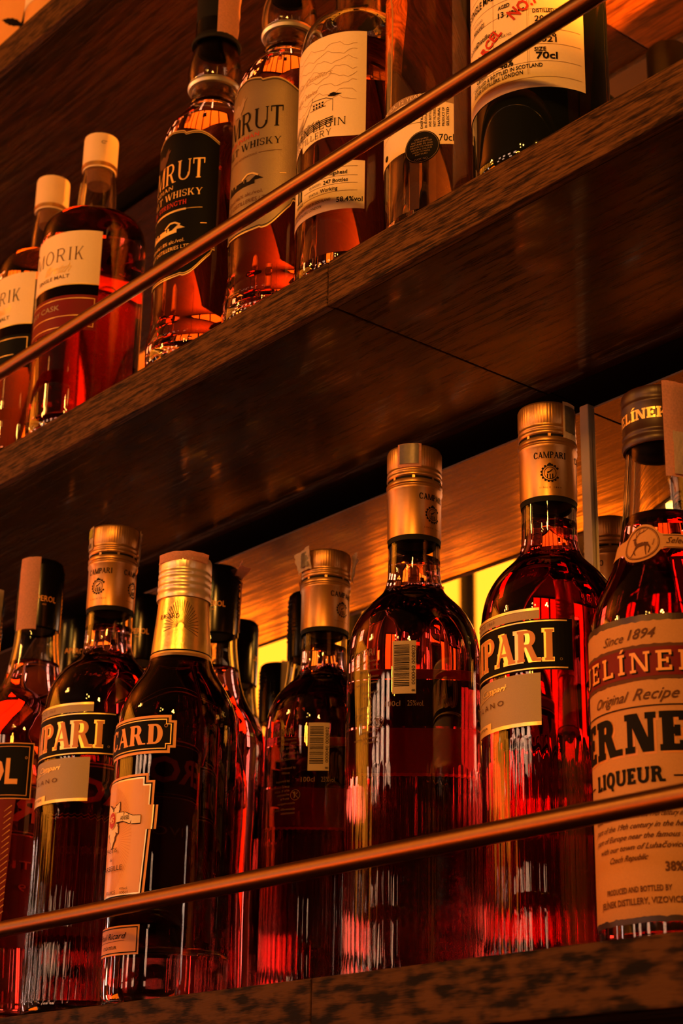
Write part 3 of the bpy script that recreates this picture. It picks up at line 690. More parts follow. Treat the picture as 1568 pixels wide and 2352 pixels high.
wrap('rays', P2 + serif('RICARD', -.006, .228, .003, .014), .0168, 45, .0002, M['ink_brown'], fo, FP)
part('foil_edge', [(.0184,.2045),(.0186,.2042),(.0186,.2070),(.0184,.2073)], M['gold'], t, 64)
part('foil_line', [(.0183,.2073),(.01845,.2073),(.01845,.2081),(.0183,.2081)], M['ink'], t, 64)
R = .0361
def notch(w, z0, z1, c): return [[(-w, z0+c), (w, z0+c), (w, z1-c), (-w, z1-c)], rect(-w+c, z0, w-c, z0+c), rect(-w+c, z1-c, w-c, z1)]
hw = ang(R, 60)
lb = wrap('name_label', notch(hw, .1400, .1625, .0032), R, -5, .0003, M['orange_ink'], t)
wrap('black_field', notch(hw-.0018, .1416, .1609, .0030), R, -5, .0005, M['black_label'], lb)
wrap('gold_frame', notch(hw-.0028, .1424, .1601, .0028), R, -5, .0007, M['gold'], lb)
wrap('black_field', notch(hw-.0034, .1430, .1595, .0027), R, -5, .0009, M['black_label'], lb)
wrap('lettering', serif('RICARD', 0, .1453, .0118, ang(R, 97), T=.30, t=.10, s=.06, sh=.07, gap=.09) + band(ang(R, 50.5), .1560, .0010, .0010, .0002, .0002, 0, 360, 12), R, -5, .0011, M['orange_ink'], lb)
def shield(g):
    w0 = ang(R, 43)-g; w1 = ang(R, 38)-g; zt, zb = .1285-g, .0575+g; c = .0042
    return [[(-w0+c, zt), (-w0+c, zt-c), (w0-c, zt-c), (w0-c, zt)], [(-w0, zt-c), (-w0+.0003, .1100), (w0-.0003, .1100), (w0, zt-c)], [(-w0-.0026, .1100), (-w0-.0020, .0960), (w0+.0020, .0960), (w0+.0026, .1100)], [(-w0+.001, .0960), (-w1, zb), (w1, zb), (w0-.001, .0960)]]
sh = wrap('shield_label', shield(0), R, -5, .0003, M['orange_ink'], t)
wrap('black_line', shield(.0014), R, -5, .0005, M['ink'], sh)
wrap('gold_line', shield(.0022), R, -5, .0007, M['cap_cream'], sh)
wrap('orange_field', shield(.0031), R, -5, .0009, M['paper_orange'], sh)
P2 = []
for i in range(46):
    a = radians(-88+i*3.9*1.0); 
    P2 += stroke([(-.002+.006*cos(a), .092+.010*sin(a)), (-.002+.016*cos(a), .092+.030*sin(a))], .00012, .00025)
wrap('rays', [p for p in P2 if all(.062 < q[1] < .1245 and abs(q[0]) < .0215 for q in p)], R, -5, .0010, M['orange_deep'], sh)
def leaf(cx, cy, L, W, a, n=10):
    out = []
    pts = [((i/n)*L, W*sin(pi*(i/n)**.8)*(1+.25*(i % 2))) for i in range(n+1)]
    for (x0, w0), (x1, w1) in zip(pts[:-1], pts[1:]):
        q = [(x0, -w0), (x1, -w1), (x1, w1), (x0, w0)]
        out.append([(cx+px*cos(a)-py*sin(a), cy+px*sin(a)+py*cos(a)) for px, py in q])
    return out
LV = [(radians(d), l) for d, l in ((55, .0115), (125, .0115), (-90, .016), (-52, .010), (-128, .010), (20, .008), (160, .008))]
P2 = []; P3 = []
for a, l in LV:
    P2 += leaf(-.003, .1035, l+.0010, l*.27+.0005, a); P3 += leaf(-.003+.0006*cos(a), .1035+.0006*sin(a), l-.0003, l*.22, a)
wrap('leaf_outline', P2, R, -5, .0012, M['ink_brown'], sh); wrap('leaves', P3, R, -5, .0014, M['paper'], sh)
wrap('ribbon', stroke([(.001, .1045), (.008, .1045), (.014, .1020), (.020, .1018)], .0062, .0050), R, -5, .0015, M['ink'], sh)
wrap('ribbon', stroke([(.001, .1045), (.008, .1045), (.014, .1020), (.020, .1018)], .0054, .0042), R, -5, .0017, M['paper'], sh)
wrap('medallion', disc(-.003, .1035, .0043, .0052), R, -5, .0018, M['gold'], sh); wrap('medallion', disc(-.003, .1035, .0037, .0046), R, -5, .0020, M['ink_red'], sh)
wrap('lettering', sans('45', -.003, .1018, .0040, .0052, bold=.01), R, -5, .0022, M['gold'], sh)
wrap('lettering', sans('ANISÉ', .0090, .1024, .0026, .0070) + sans('PASTIS', -.0020, .0845, .0027, .0125) + sans('de', -.0015, .0795, .0022, shear=.3) + sans('MARSEILLE', -.0020, .0740, .0030, .0230) + sans('FRANCE', 0, .0605, .0022, .0100) + sans('45%vol.', .0115, .0625, .0015, .0060) + sans('100cl', .0115, .0600, .0018, .0060), R, -5, .0020, M['ink'], sh)
hw = ang(R, 36)
sl = wrap('signature_label', [rect(-hw, .0265, hw, .0428)], R, -5, .0003, M['orange_ink'], t)
wrap('black_line', frame(-hw+.0010, .0275, hw-.0010, .0418, .0006), R, -5, .0005, M['ink'], sl)
wrap('lettering', sans('Paul Ricard', 0, .0355, .0036, .0260, shear=.4) + stroke([(-.013, .0338), (.013, .0345)], .0002) + sans('CRÉATEUR', 0, .0300, .0018, .0150, bold=.01), R, -5, .0006, M['ink'], sl)

# --- kraft label bottle on the right
F_JEL = [(0,.006),(.018,.004),(.029,.0012),(.0335,0),(.0360,.0015),(.0372,.006),(.0375,.012),(.0375,.060),(.0375,.150),(.0372,.157),(.0358,.165),(.0332,.173),(.0298,.1805),(.0262,.188),(.0232,.196),(.0210,.205),(.0194,.216),(.0178,.233),(.0166,.248),(.0160,.258),(.0158,.276)]
t, P = bottle('liqueur_bottle', 'dark herbal liqueur bottle with kraft paper label and brown cap at right edge', -.538, .650, ZL, F_JEL, M['glass'], M['fernet'], .2150, seg=96)
c = part('cap', [(.0160,.2520),(.0176,.2518),(.0181,.2530),(.0181,.2550),(.0175,.2562),(.0175,.2575),(.0178,.2580),(.0178,.2592),(.0175,.2598),(.0175,.2730),(.0178,.2736),(.0178,.2746),(.0175,.2752),(.0175,.2768),(.0177,.2774),(.0177,.2808),(.0172,.2820),(0,.2824)], M['cap_brown'], t, 140, lambda a, z: (.00018*sin(a*66) if .2772 < z < .281 else 0), 50)
wrap('lettering', serif('JELÍNEK', 0, .2640, .0058, ang(.0175, 112), T=.26, t=.18, s=.08, sh=.16, gap=.06), .0175, 4, .0002, M['gold'], c, ds=.0012)
patch('tax_strip', M['tax'], t, .0178, 49, 110, .2320, .2835, .0006, .0004, lift=.0)
patch('tax_strip', M['tax_white'], t, .0182, 62, 84, .2335, .2560, .0010, .0008)
R = .0375
def ragged(x0, x1, z0, z1, amp=.0004, n=90):
    r_ = random.Random(3); out = []; a = [(r_.random()-.5)*2*amp for _ in range(n+1)]; b = [(r_.random()-.5)*2*amp for _ in range(n+1)]
    for i in range(n):
        u0, u1 = x0+(x1-x0)*i/n, x0+(x1-x0)*(i+1)/n; out.append([(u0, z0+a[i]), (u1, z0+a[i+1]), (u1, z1+b[i+1]), (u0, z1+b[i])])
    return out
w_ = ang(R, 118)
lb = wrap('label', ragged(-w_, w_, .0155, .1560, .0003), R, 4, .0003, M['cap_brown'], t)
wrap('kraft_paper', ragged(-w_, w_, .0180, .1528), R, 4, .0005, M['paper_kraft'], lb)
rb = wrap('red_band', [rect(-w_, .1262, w_, .1400)], R, 4, .0008, M['red_band'], lb)
wrap('torn_border', ragged(-w_, w_, .1396, .1416, .0003) + ragged(-w_, w_, .1245, .1265, .0003), R, 4, .0007, M['ink_brown'], lb)
wrap('lettering', [[(x+.0009, z-.0005) for x, z in p] for p in serif('JELÍNEK', .0035, .1282, .0094, .066, T=.17, t=.11, s=.10, sh=.13, gap=.28)], R, 4, .0009, M['ink'], rb)
wrap('lettering', serif('JELÍNEK', .0035, .1284, .0096, .066, T=.17, t=.11, s=.10, sh=.13, gap=.28), R, 4, .0011, M['orange_ink'], rb)
wrap('lettering', serif('FERNET', -.001, .0912, .0182, .088, T=.34, t=.18, s=.08, sh=.16, gap=.10), R, 4, .0009, M['ink'], lb)
wrap('lettering', [[(x+.0012, z-.0012) for x, z in p] for p in serif('FERNET', -.001, .0912, .0182, .088, T=.34, t=.18, s=.08, sh=.16, gap=.10)], R, 4, .0006, M['orange_deep'], lb)
P2 = serif('LIQUEUR', 0, .0772, .0072, .039, T=.30, t=.18, s=.05, sh=.16, gap=.12) + [rect(-.034, .0795, -.023, .0801), rect(.023, .0795, .034, .0801), rect(-w_*.6, .1122, w_*.6, .1127)]
wrap('lettering', P2, R, 4, .0009, M['ink'], lb)
P2 = sans('Since', -.0045, .1440, .0044, .0120, shear=.5) + sans('1894', .0105, .1446, .0050, .0125, shear=.4, bold=.008) + sans('Original', -.0085, .1155, .0050, .0205, shear=.5, bold=.006) + sans('Recipe', .0160, .1155, .0056, .0205, shear=.5, bold=.006)
for s_, z in (('liqueur made from the end of the 19th century in the', .0620), ('part of the 19th century in the heart', .0572), ('part of Europe near the famous spa', .0525), ('with our town of Luhačovice,', .0478)):
    P2 += sans(s_, .004, z, .0026, .052 if len(s_) > 30 else .046, shear=.5, bold=.012)
P2 += sans('Czech Republic', -.001, .0430, .0027, .021, shear=.5, bold=.012)
P2 += sans('38% vol.', .0255, .0375, .0042, .016, bold=.03) + sans('PRODUCED AND BOTTLED BY', .003, .0290, .0026, .034, bold=.02) + sans('JELÍNEK DISTILLERY, VIZOVICE, CZ', .006, .0236, .0029, .050, bold=.02)
wrap('small_print', P2, R, 4, .0009, M['ink_brown'], lb)
NP = [(.0298,.1805),(.0262,.188),(.0232,.196),(.0210,.205),(.0194,.216)]
def nlab(g):
    out = []
    for i in range(40):
        x0 = -.047+.094*i/40; x1 = -.047+.094*(i+1)/40
        def lim(x):
            d = abs(x)
            a = math.sqrt(max(0, .0105**2-(min(d, .0105))**2)) if d < .0105 else 0
            tail = .0040
            up = max(a, tail)-g; return .1965-up-.0004*0, .1965+up
        a, b = lim(x0), lim(x1); out.append([(x0, a[0]), (x1, b[0]), (x1, b[1]), (x0, a[1])])
    return out
nl = wrap('neck_label', nlab(0), .0240, 14, .0004, M['paper_kraft'], t, NP, ds=.0015)
P2 = band(0, .1965, .0092, .0092, .0004, .0004, 0, 360, 32) + band(0, .1965, .0085, .0085, .0002, .0002, 0, 360, 32)
P2 += stroke([(-.0030, .1955), (.0010, .1962), (.0034, .1958)], .0022, .0020)          # stag body
P2 += stroke([(.0032, .1958), (.0046, .1935), (.0040, .1905)], .0009, .0005) + stroke([(.0022, .1950), (.0024, .1925), (.0030, .1895)], .0008, .0004) + stroke([(-.0022, .1948), (-.0036, .1925), (-.0022, .1900)], .0008, .0004) + stroke([(-.0028, .1950), (-.0034, .1922), (-.0046, .1897)], .0008, .0004)
P2 += stroke([(-.0028, .1958), (-.0040, .1985), (-.0036, .1998)], .0014, .0011) + stroke([(-.0036, .1998), (-.0052, .1992)], .0010, .0005)
P2 += stroke([(-.0034, .2000), (-.0020, .2020), (.0010, .2030), (.0030, .2042)], .0004, .0002) + stroke([(-.0034, .2002), (-.0034, .2028), (-.0010, .2046)], .0004, .0002) + stroke([(-.0020, .2020), (-.0012, .2036)], .0003) + stroke([(.0004, .2028), (.0010, .2043)], .0003)
P2 += sans('Selected', .0195, .1952, .0036, .0150, shear=.5, bold=.01) + [rect(.0108, .1996, .030, .1999), rect(.0108, .1928, .030, .1931)] + sans('MARK', .0066, .1965, .0010, rot=radians(75))
wrap('emblem', P2, .0240, 14, .0007, M['ink_brown'], nl, NP, ds=.0012)

# ================================================================== upper shelf bottles
def fill(t, pad=0): pass
# --- pale labelled whisky bottles at left
F_ARM = [(0,.007),(.018,.005),(.029,.0014),(.0340,0),(.0366,.0016),(.0378,.006),(.0382,.014),(.0382,.060),(.0382,.156),(.0380,.162),(.0368,.1695),(.0335,.1755),(.0280,.1793),(.0215,.1815),(.0165,.1835),(.0148,.1865),(.0142,.1930),(.0139,.2020),(.0131,.2120),(.0122,.2200),(.0120,.2260)]
def armorik(name, label, x, y, k, az, az_half, red, tops, lab_z=.1525):
    t, P = bottle(name, label, x, y, ZU, scaleP(F_ARM, k, 1), M['glass'], M['whisky_deep' if red else 'whisky'], .1765, seg=80, base=.012, group='whisky bottles with cream labels at left of the middle shelf')
    R = .0382*k; hw = ang(R, az_half)
    lb = wrap('label', [rect(-hw, .1095, hw, lab_z)], R, az, .0003, M['paper'], t)
    b = wrap('foil_stripe', [rect(-hw, .1010, hw, .1095)], R, az, .0003, M['foil_black'], t)
    wrap('gold_line', [rect(-hw, .1092, hw, .1100)], R, az, .0005, M['gold_line'], b)
    rb = wrap('lower_band', [rect(-hw, .0735, hw, .1010)], R, az, .0003, M['red_band' if red else 'black_label'], t)
    wrap('gold_frame', frame(-hw+.0020, .0760, hw-.0020, .0985, .0005) + [rect(-hw+.004, .0845, hw-.012, .0850)], R, az, .0005, M['gold'], rb)
    if red: wrap('lettering', sans('SHERRY CASK', -.004, .0900, .0042, .044), R, az, .0005, M['paper_grey'], rb)
    wrap('lettering', serif('ARMORIK', 0, .1290, .0105, ang(R, 100), T=.10, t=.05, s=.05, sh=.03, gap=.28), R, az, .0005, M['ink_brown' if red else 'ink'], lb)
    wrap('script', sans('Breizh', .012, .1200, .0075, .022, shear=.55, bold=.01), R, az, .0005, M['gold_line'], lb)
    wrap('lettering', sans('SINGLE MALT', .009, .1150, .0030, .030, bold=.01) + band(-.014, .1440, .0012, .0012, .0012, .0012, 0, 360, 8), R, az, .0005, M['ink_brown' if red else 'ink'], lb)
    part('stopper_cap', [(0,.2222),(.0122,.2222),(.0125,.2230),(.0125,.2262),(.0129,.2266),(.0129,.2490),(.0125,.2508),(.0112,.2514),(0,.2515)], M['cap_paper'], t, 64)
    part('cap_ring', [(.0125,.2234),(.0132,.2234),(.0132,.2262),(.0125,.2262)], M['cap_gold'], t, 64, lambda a, z: 0)
    part('cork', [(0,.2110),(.0084,.2110),(.0090,.2120),(.0090,.2222),(0,.2222)], M['cork'], t, 32)
    if red: wrap('cap_mark', band(0, .2425, .0016, .0013, .0004, .0004, 60, 330, 12) + stroke([(.0008, .2434), (.0024, .2436)], .0005), .0129, 66, .0003, M['ink'], t, ds=.001)
    return t
armorik('whisky_bottle', 'amber whisky bottle with cream label over a dark red band, cream cap', -1.0155, .5992, 1., 0, 68, True, 0)
armorik('whisky_bottle', 'amber whisky bottle with cream label over a black band, at left edge of middle shelf', -1.0908, .6035, .955, -17, 67, False, 0)

# --- Indian malt bottles
F_AMR = [(0,.0075),(.016,.0060),(.0265,.0022),(.0300,.0004),(.0322,0),(.0338,.0012),(.0350,.0045),(.0355,.0095),(.0355,.0180),(.0350,.0235),(.0338,.0280),(.0333,.0320),(.0333,.0360),(.0333,.060),(.0333,.150),(.0333,.158),(.0329,.1655),(.0317,.1725),(.0292,.1800),(.0255,.1868),(.0215,.1922),(.0180,.1965),(.0164,.1995),(.0158,.2020),(.0160,.2040),(.0156,.2060),(.0152,.2085),(.0152,.2150),(.0168,.2175),(.0180,.2230),(.0183,.2300),(.0176,.2370),(.0160,.2440),(.0150,.2480),(.0148,.2680)]
def amrut(name, label, x, y, dark, kind, tax=False):
    t, P = bottle(name, label, x, y, ZU, F_AMR, M['glass'], M['whisky_dark'], .2030, seg=96, base=.012, group='waisted whisky bottles with stag-topped wordmark labels')
    R = .0333; Z0 = .148
    def top(x):
        u = abs(x)/ang(R, 62); return .1685-.0125*u**1.3-.0022*sin(min(1, u)*pi*2.2)*(u > .35)
    def bot(x):
        u = abs(x)/ang(R, 62); return .0560+(.0175 if u > .92 else .0175*(u**3))+.0015*sin(u*9)*(u > .4)
    def sheet(g, n=50):
        o = []; w0 = ang(R, 62)-g
        for i in range(n):
            a, b = -w0+2*w0*i/n, -w0+2*w0*(i+1)/n; o.append([(a, bot(a)+g), (b, bot(b)+g), (b, top(b)-g), (a, top(a)-g)])
        return o
    def edge(g, w_, n=50):
        o = []; w0 = ang(R, 62)-.0002
        for i in range(n):
            a, b = -w0+2*w0*i/n, -w0+2*w0*(i+1)/n
            o += [[(a, top(a)-g-w_), (b, top(b)-g-w_), (b, top(b)-g), (a, top(a)-g)], [(a, bot(a)+g), (b, bot(b)+g), (b, bot(b)+g+w_), (a, bot(a)+g+w_)]]
        return o
    base = M['black_label'] if dark else M['paper_silver']; ink = M['gold'] if dark else M['ink']
    lb = wrap('label', sheet(0), R, 3, .0003, base, t, P)
    wrap('gold_edge', edge(0, .0009), R, 3, .0005, M['gold_line'], lb, P)
    wrap('border_line', edge(.0016, .0005), R, 3, .0005, M['gold'] if dark else M['ink'], lb, P)
    wrap('lettering', serif('AMRUT', 0, .1275, .0150, ang(R, 93), T=.17, t=.06, s=.07, sh=.04, gap=.13) + ([] if not dark else []), R, 3, .0006, ink, lb, P)
    wrap('lettering', serif('INDIAN' if dark else 'PEATED INDIAN', -.006 if dark else -.008, .1225, .0028, .022 if dark else .040, T=.16, t=.09, s=.05, sh=.06, gap=.16), R, 3, .0006, ink if dark else M['ink_red'], lb, P)
    wrap('lettering', serif('MALT WHISKY', 0, .1150, .0050, ang(R, 92), T=.16, t=.07, s=.06, sh=.05, gap=.14), R, 3, .0006, ink, lb, P)
    if dark: wrap('lettering', serif('CASK STRENGTH', -.004, .1090, .0034, .040, T=.18, t=.1, s=.05, sh=.06, gap=.16), R, 3, .0006, M['ink_red'], lb, P)
    wrap('gold_rule', [rect(-ang(R, 50), .1052, -.002, .1056), rect(-.012, .1046, .016, .1060), rect(.016, .1052, ang(R, 46), .1055)] if dark else sans('SINCE THREE GENERATIONS', -.004, .1095, .0015, .030) + [rect(.012, .1100, ang(R, 46), .1103)], R, 3, .0006, M['gold_line'] if dark else M['ink_brown'], lb, P)
    # crest (rider) and skyline
    cx, cz = -.006, .1480
    P2 = disc(cx-.003, cz, .0045, .0048, 12) + leaf(cx+.0005, cz-.004, .013, .0018, radians(70)) + leaf(cx-.006, cz-.003, .010, .0014, radians(100)) + leaf(cx+.002, cz+.003, .006, .001, radians(30)) + leaf(cx-.001, cz-.002, .008, .0012, radians(-60))
    wrap('crest', P2, R, 3, .0006, M['ink_brown'] if dark else M['ink_grey'], lb, P)
    P2 = [[(-.016, .0890), (-.012, .0890), (-.012, .0935), (-.014, .0950)], rect(-.012, .0890, .010, .0915), rect(-.006, .0915, .001, .0932), [(.006, .0915), (.016, .0915), (.011, .0945)], rect(-.0105, .0915, -.0085, .0940), rect(.002, .0915, .0035, .0938)]
    wrap('skyline', P2, R, 3, .0006, M['gold_line'] if dark else M['ink'], lb, P)
    wrap('gold_roof', stroke([(.000, .0940), (.0045, .0968), (.0085, .0965), (.0125, .0942)], .0012), R, 3, .0008, M['gold_line'], lb, P)
    wrap('gold_rule', [rect(.026, .0935, .030, .0940)], R, 3, .0006, M['gold'], lb, P)
    wrap('lettering', sans('700ml/61.8% alc./vol.' if dark else '700ml/46% alc./vol.', -.001, .0815, .0026, .034) + sans('AMRUT DISTILLERIES LTD.', -.001, .0765, .0028, .044) + sans('PRODUCT OF INDIA', .002, .0700, .0016, .022), R, 3, .0006, M['gold'] if dark else M['ink_brown'], lb, P)
    # stopper
    part('silver_ring', [(.0150,.2140),(.0172,.2142),(.0182,.2160),(.0178,.2178),(.0158,.2180)], M['silver'], t, 64)
    part('cap', [(.0150,.2505),(.0168,.2500),(.0172,.2520),(.0150,.2560),(.0146,.2580),(.0146,.2980),(.0140,.3000),(0,.3002)], M['black'], t, 48)
    if tax: patch('tax_strip', M['tax'], t, .0150, 55, 118, .2535, .2995, .0010, .0008, lift=.002)
    bm = bmesh.new()
    for i in range(64):
        a = 2*pi*i/64; r = bmesh.ops.create_icosphere(bm, subdivisions=1, radius=.0007); bmesh.ops.translate(bm, verts=r['verts'], vec=(.0333*cos(a), .0333*sin(a), .0010))
    k = bm_obj('knurled_base_ring', bm, M['glass'], t); k['kind'] = 'stuff'
    return t
amrut('whisky_bottle', 'waisted whisky bottle with black label and pink tax strip on its black cap', -.8645, .5950, True, 0, True)
amrut('whisky_bottle', 'waisted whisky bottle with satin silver label, right of the black-labelled one', -.7836, .5961, False, 0)

# --- straight bottle with torn cream labels
F_EL = [(0,.0075),(.016,.0060),(.0270,.0022),(.0310,0),(.0332,.0012),(.0345,.0050),(.0349,.0100),(.0349,.060),(.0349,.150),(.0349,.160),(.0345,.1670),(.0330,.1735),(.0300,.1785),(.0255,.1820),(.0200,.1850),(.0165,.1885),(.0150,.1940),(.0145,.2100),(.0145,.2800)]
def knurl(t, r, n=60):
    bm = bmesh.new()
    for i in range(n):
        a = 2*pi*i/n; q = bmesh.ops.create_icosphere(bm, subdivisions=1, radius=.0007); bmesh.ops.translate(bm, verts=q['verts'], vec=(r*cos(a), r*sin(a), .0012))
    k = bm_obj('knurled_base_ring', bm, M['glass'], t); k['kind'] = 'stuff'
def blackcap(t, z0, z1, r=.0150):
    part('cap', [(r-.002, z0), (r, z0), (r+.0003, z0+.001), (r+.0003, z1-.003), (r-.0012, z1-.0006), (0, z1)], M['black'], t, 48)
t, P = bottle('whisky_bottle', 'straight whisky bottle with two cream labels, one drawn with a small house', -.7138, .5961, ZU, F_EL, M['glass'], M['whisky'], .1560, seg=80, base=.010)
blackcap(t, .262, .311); knurl(t, .0325)
R = .0349; az = 3; hw = ang(R, 56)
def wav(x): return .0835+.0035*sin((x+.01)*90)+(.006 if x < -.01 else 0)+.010*max(0, (x-.012)/.02)**2*.5
P2 = []
for i in range(60):
    a, b = -hw+2*hw*i/60, -hw+2*hw*(i+1)/60; P2.append([(a, wav(a)), (b, wav(b)), (b, .1580), (a, .1580)])
lb = wrap('main_label', P2, R, az, .0003, M['paper'], t)
P2 = []
for k, z in enumerate((.150, .1445, .139, .1335, .128, .1225, .117, .112)):
    pts = [(-.026+.0026*i, z+.0016*sin(i*.9+k*1.7)+.0007*sin(i*2.3+k)) for i in range(22)]
    P2 += stroke(pts, .00022, .00035)
P2 += sans('Elixir Distillers', -.004, .1300, .0035, .034, shear=.5) + sans('Single Malts', -.010, .1200, .0030, .026, shear=.5)
wrap('pencil_relief', P2, R, az, .0005, M['pencil'], lb)
P2 = [rect(-.002, .1085, .010, .1088)] + stroke([(-.004, .1085), (-.0005, .1150), (.010, .1140), (.0145, .1120), (.0145, .1040)], .0003) + stroke([(-.0005, .1150), (-.0005, .1180)], .0003) + stroke([(-.012, .0990), (-.004, .1085)], .0005)
for i in range(4): P2 += [rect(.0005+i*.0022, .1110, .0017+i*.0022, .1122), rect(.0005+i*.0022, .1090, .0017+i*.0022, .1102)]
P2 += leaf(.011, .1150, .009, .0008, 0) + leaf(.017, .1145, .005, .0012, radians(160))
for i in range(14): P2 += stroke([(-.026+i*.0012, .094+i*.0006), (-.024+i*.0012, .101+i*.0006)], .0006, .0002)
for i in range(4): P2 += stroke([(-.024+.003*j, .0940-.0012*i+.0065*((j/14)**.7)) for j in range(14)], .0003, .0005)
P2 += sans('Distilled at', -.004, .0985, .0026, .018, shear=.5) + serif('GLEN ELGIN', 0, .0935, .0052, .045, T=.13, t=.08, s=.05, sh=.05, gap=.22) + serif('DISTILLERY', -.003, .0880, .0042, .034, T=.1, t=.07, s=.05, sh=.05, gap=.24)
wrap('drawing', P2, R, az, .0006, M['ink'], lb)
lb = wrap('lower_label', [rect(-hw, .0372, hw, .0690)], R, az, .0003, M['paper'], t)
P2 = [rect(-.006, z, .030, z+.00022) for z in (.0650, .0590, .0540, .0490)]
wrap('rules', P2, R, az, .0005, M['ink_grey'], lb)
P2 = sans('CASK TYPE', -.001, .0605, .0016, .010, align='L') + sans('Hogshead', .0115, .0603, .0026, .0125, align='L', bold=.012) + sans('QUANTITY', -.001, .0553, .0016, .009, align='L') + sans('247 Bottles', .0095, .0551, .0026, .0150, align='L', bold=.012) + sans('STATUS', -.001, .0503, .0016, .007, align='L') + sans('Working', .0075, .0501, .0026, .0110, align='L', bold=.012)
P2 += sans('58.4%vol', .0255, .0418, .0034, .0150, bold=.015) + serif('II', -.0110, .0515, .0095, .0062, T=.28, t=.1, s=.1, sh=.08) + sans('AGED', -.011, .0622, .0018) + sans('YEARS', -.0110, .0480, .0022, .0085, bold=.015) + sans('DISTILLED & BOTTLED IN SCOTLAND', -.002, .0438, .0018, .0330) + sans('ELIXIR DISTILLERS, LONDON', -.005, .0405, .0018, .0270)
wrap('lettering', P2, R, az, .0006, M['ink'], lb)

# --- pale amber bottle with roundel
F_AD = [(0,.0075),(.016,.0060),(.0270,.0022),(.0315,0),(.0338,.0012),(.0350,.0050),(.0355,.0100),(.0355,.060),(.0355,.165),(.0355,.180),(.0350,.188),(.0335,.1955),(.0300,.2015),(.0250,.2055),(.0200,.2085),(.0165,.2120),(.0150,.2170),(.0145,.2300),(.0145,.2900)]
t, P = bottle('whisky_bottle', 'bare-sided amber whisky bottle with low cream label and black roundel', -.6442, .6040, ZU, scaleP(F_AD, .972, 1), M['glass'], M['whisky_pale'], .1900, seg=80, base=.012)
blackcap(t, .275, .315); knurl(t, .0330)
R = .0345; az = 0; hw = ang(R, 55)
P2 = []
for i in range(40):
    a, b = -hw+2*hw*i/40, -hw+2*hw*(i+1)/40; f = lambda x: .0800+.0055*cos(x/hw*1.5); P2.append([(a, .0500), (b, .0500), (b, f(b)), (a, f(a))])
lb = wrap('label', P2, R, az, .0003, M['paper'], t)
P2 = []
for i in range(40):
    a, b = -hw+2*hw*i/40, -hw+2*hw*(i+1)/40; f = lambda x: .0800+.0055*cos(x/hw*1.5); P2.append([(a, f(a)-.0045), (b, f(b)-.0045), (b, f(b)), (a, f(a))])
wrap('grey_band', P2, R, az, .0005, M['ink_grey'], lb)
wrap('lettering', sans('CAOL ILA, 12 YEARS OLD', .003, .0820, .0024, .050), R, az, .0007, M['paper'], lb)
wrap('lettering', serif('ADELPHI', .0, .0735, .0058, .045, T=.16, t=.08, s=.06, sh=.05, gap=.25) + sans('70cl', .0290, .0520, .0046, .0080) + band(.0, .0640, .018, .003, .0004, .0002, 10, 170, 14) + band(-.013, .0545, .0019, .0019, .0014, .0014, 0, 360, 12), R, az, .0006, M['ink'], lb)
P2 = []
for k, s_ in enumerate(('DISTILLED', 'IN SCOTLAND', 'AND BOTTLED', 'NOT FILTERED', 'NATURAL', 'PRODUCT OF', 'SELECTED')): P2 += sans(s_, .0160+k*.0024, .0675, .0014, .012, rot=pi/2, bold=.01)
wrap('small_print', P2, R, az, .0006, M['ink'], lb)
rd = wrap('roundel', disc(.0153, .0495, .0102, .0102, 40), R, az, .0009, M['ink'], t)
P2 = band(.0153, .0495, .0096, .0096, .0002, .0002, 0, 360, 40)
for k in range(7): P2 += sans(('CASK SAMPLE', 'ONLY FROM BOTTLER', 'MATURED IN OAK', 'DRAWN TO ORDER', 'NATURAL COLOUR', 'MADE TO MARK', 'BOTTLED')[k], .0153, .0540-k*.0016, .0010, (.008, .012, .013, .013, .012, .010, .007)[k])
P2 += sans('CASK NO.', .0153, .0412, .0013, .008)
wrap('lettering', P2, R, az, .0011, M['ink_grey'], rd)

# --- tall dark bottle with big cream label
F_DK = [(0,.0075),(.016,.0060),(.0280,.0022),(.0325,0),(.0348,.0012),(.0360,.0045),(.0365,.0100),(.0365,.060),(.0365,.180),(.0365,.195),(.0358,.2040),(.0335,.2120),(.0295,.2185),(.0240,.2235),(.0190,.2275),(.0160,.2320),(.0150,.2380),(.0145,.2500),(.0145,.2850)]
t, P = bottle('whisky_bottle', 'near-black whisky bottle with large cream form-style label stamped in red', -.5620, .5966, ZU, F_DK, M['glass_dark'], None, seg=120)
blackcap(t, .270, .318)
R = .0365; az = 0; hw = ang(R, 82)
lb = wrap('label', [rect(-hw, .0400, hw, .1750)], R, az, .0003, M['paper'], t)
P2 = [rect(-.030, z, .050, z+.0002) for z in (.1380, .1090, .0970, .0880, .0660, .0555, .0460)] + [rect(.0215, .0480, .0217, .1090), rect(.0225, .0480, .0226, .1090), rect(.0020, .0480, .0022, .1090), rect(.0010, .0970, .0011, .1090)] + [rect(.022, .0750, .050, .0752)]
wrap('rules', P2, R, az, .0005, M['ink_grey'], lb)
P2 = sans('THE SINGLE MALTS OF SCOTLAND', .004, .1010, .0048, .066, bold=.012) + sans('AGED', .0055, .0925, .0024, .0070, align='L', bold=.02) + sans('13 years', .0055, .0872, .0036, .0150, align='L', bold=.015)
P2 += sans('DISTILLED', .0245, .0855, .0024, .0110, align='L', bold=.02) + sans('2008', .0255, .0800, .0036, align='L', bold=.015) + sans('2016', .0255, .0705, .0034, .0110, align='L', bold=.015) + sans('2021', .0255, .0672, .0034, .0110, align='L', bold=.015)
P2 += sans('SIZE', .0250, .0617, .0024, .0060, align='L', bold=.02) + sans('70cl', .0258, .0570, .0042, .0110, align='L', bold=.025) + sans('STRENGTH', .0050, .0605, .0020, .0100, align='L', bold=.02) + sans('48%', .0060, .0555, .0044, .0080, align='L', bold=.025)
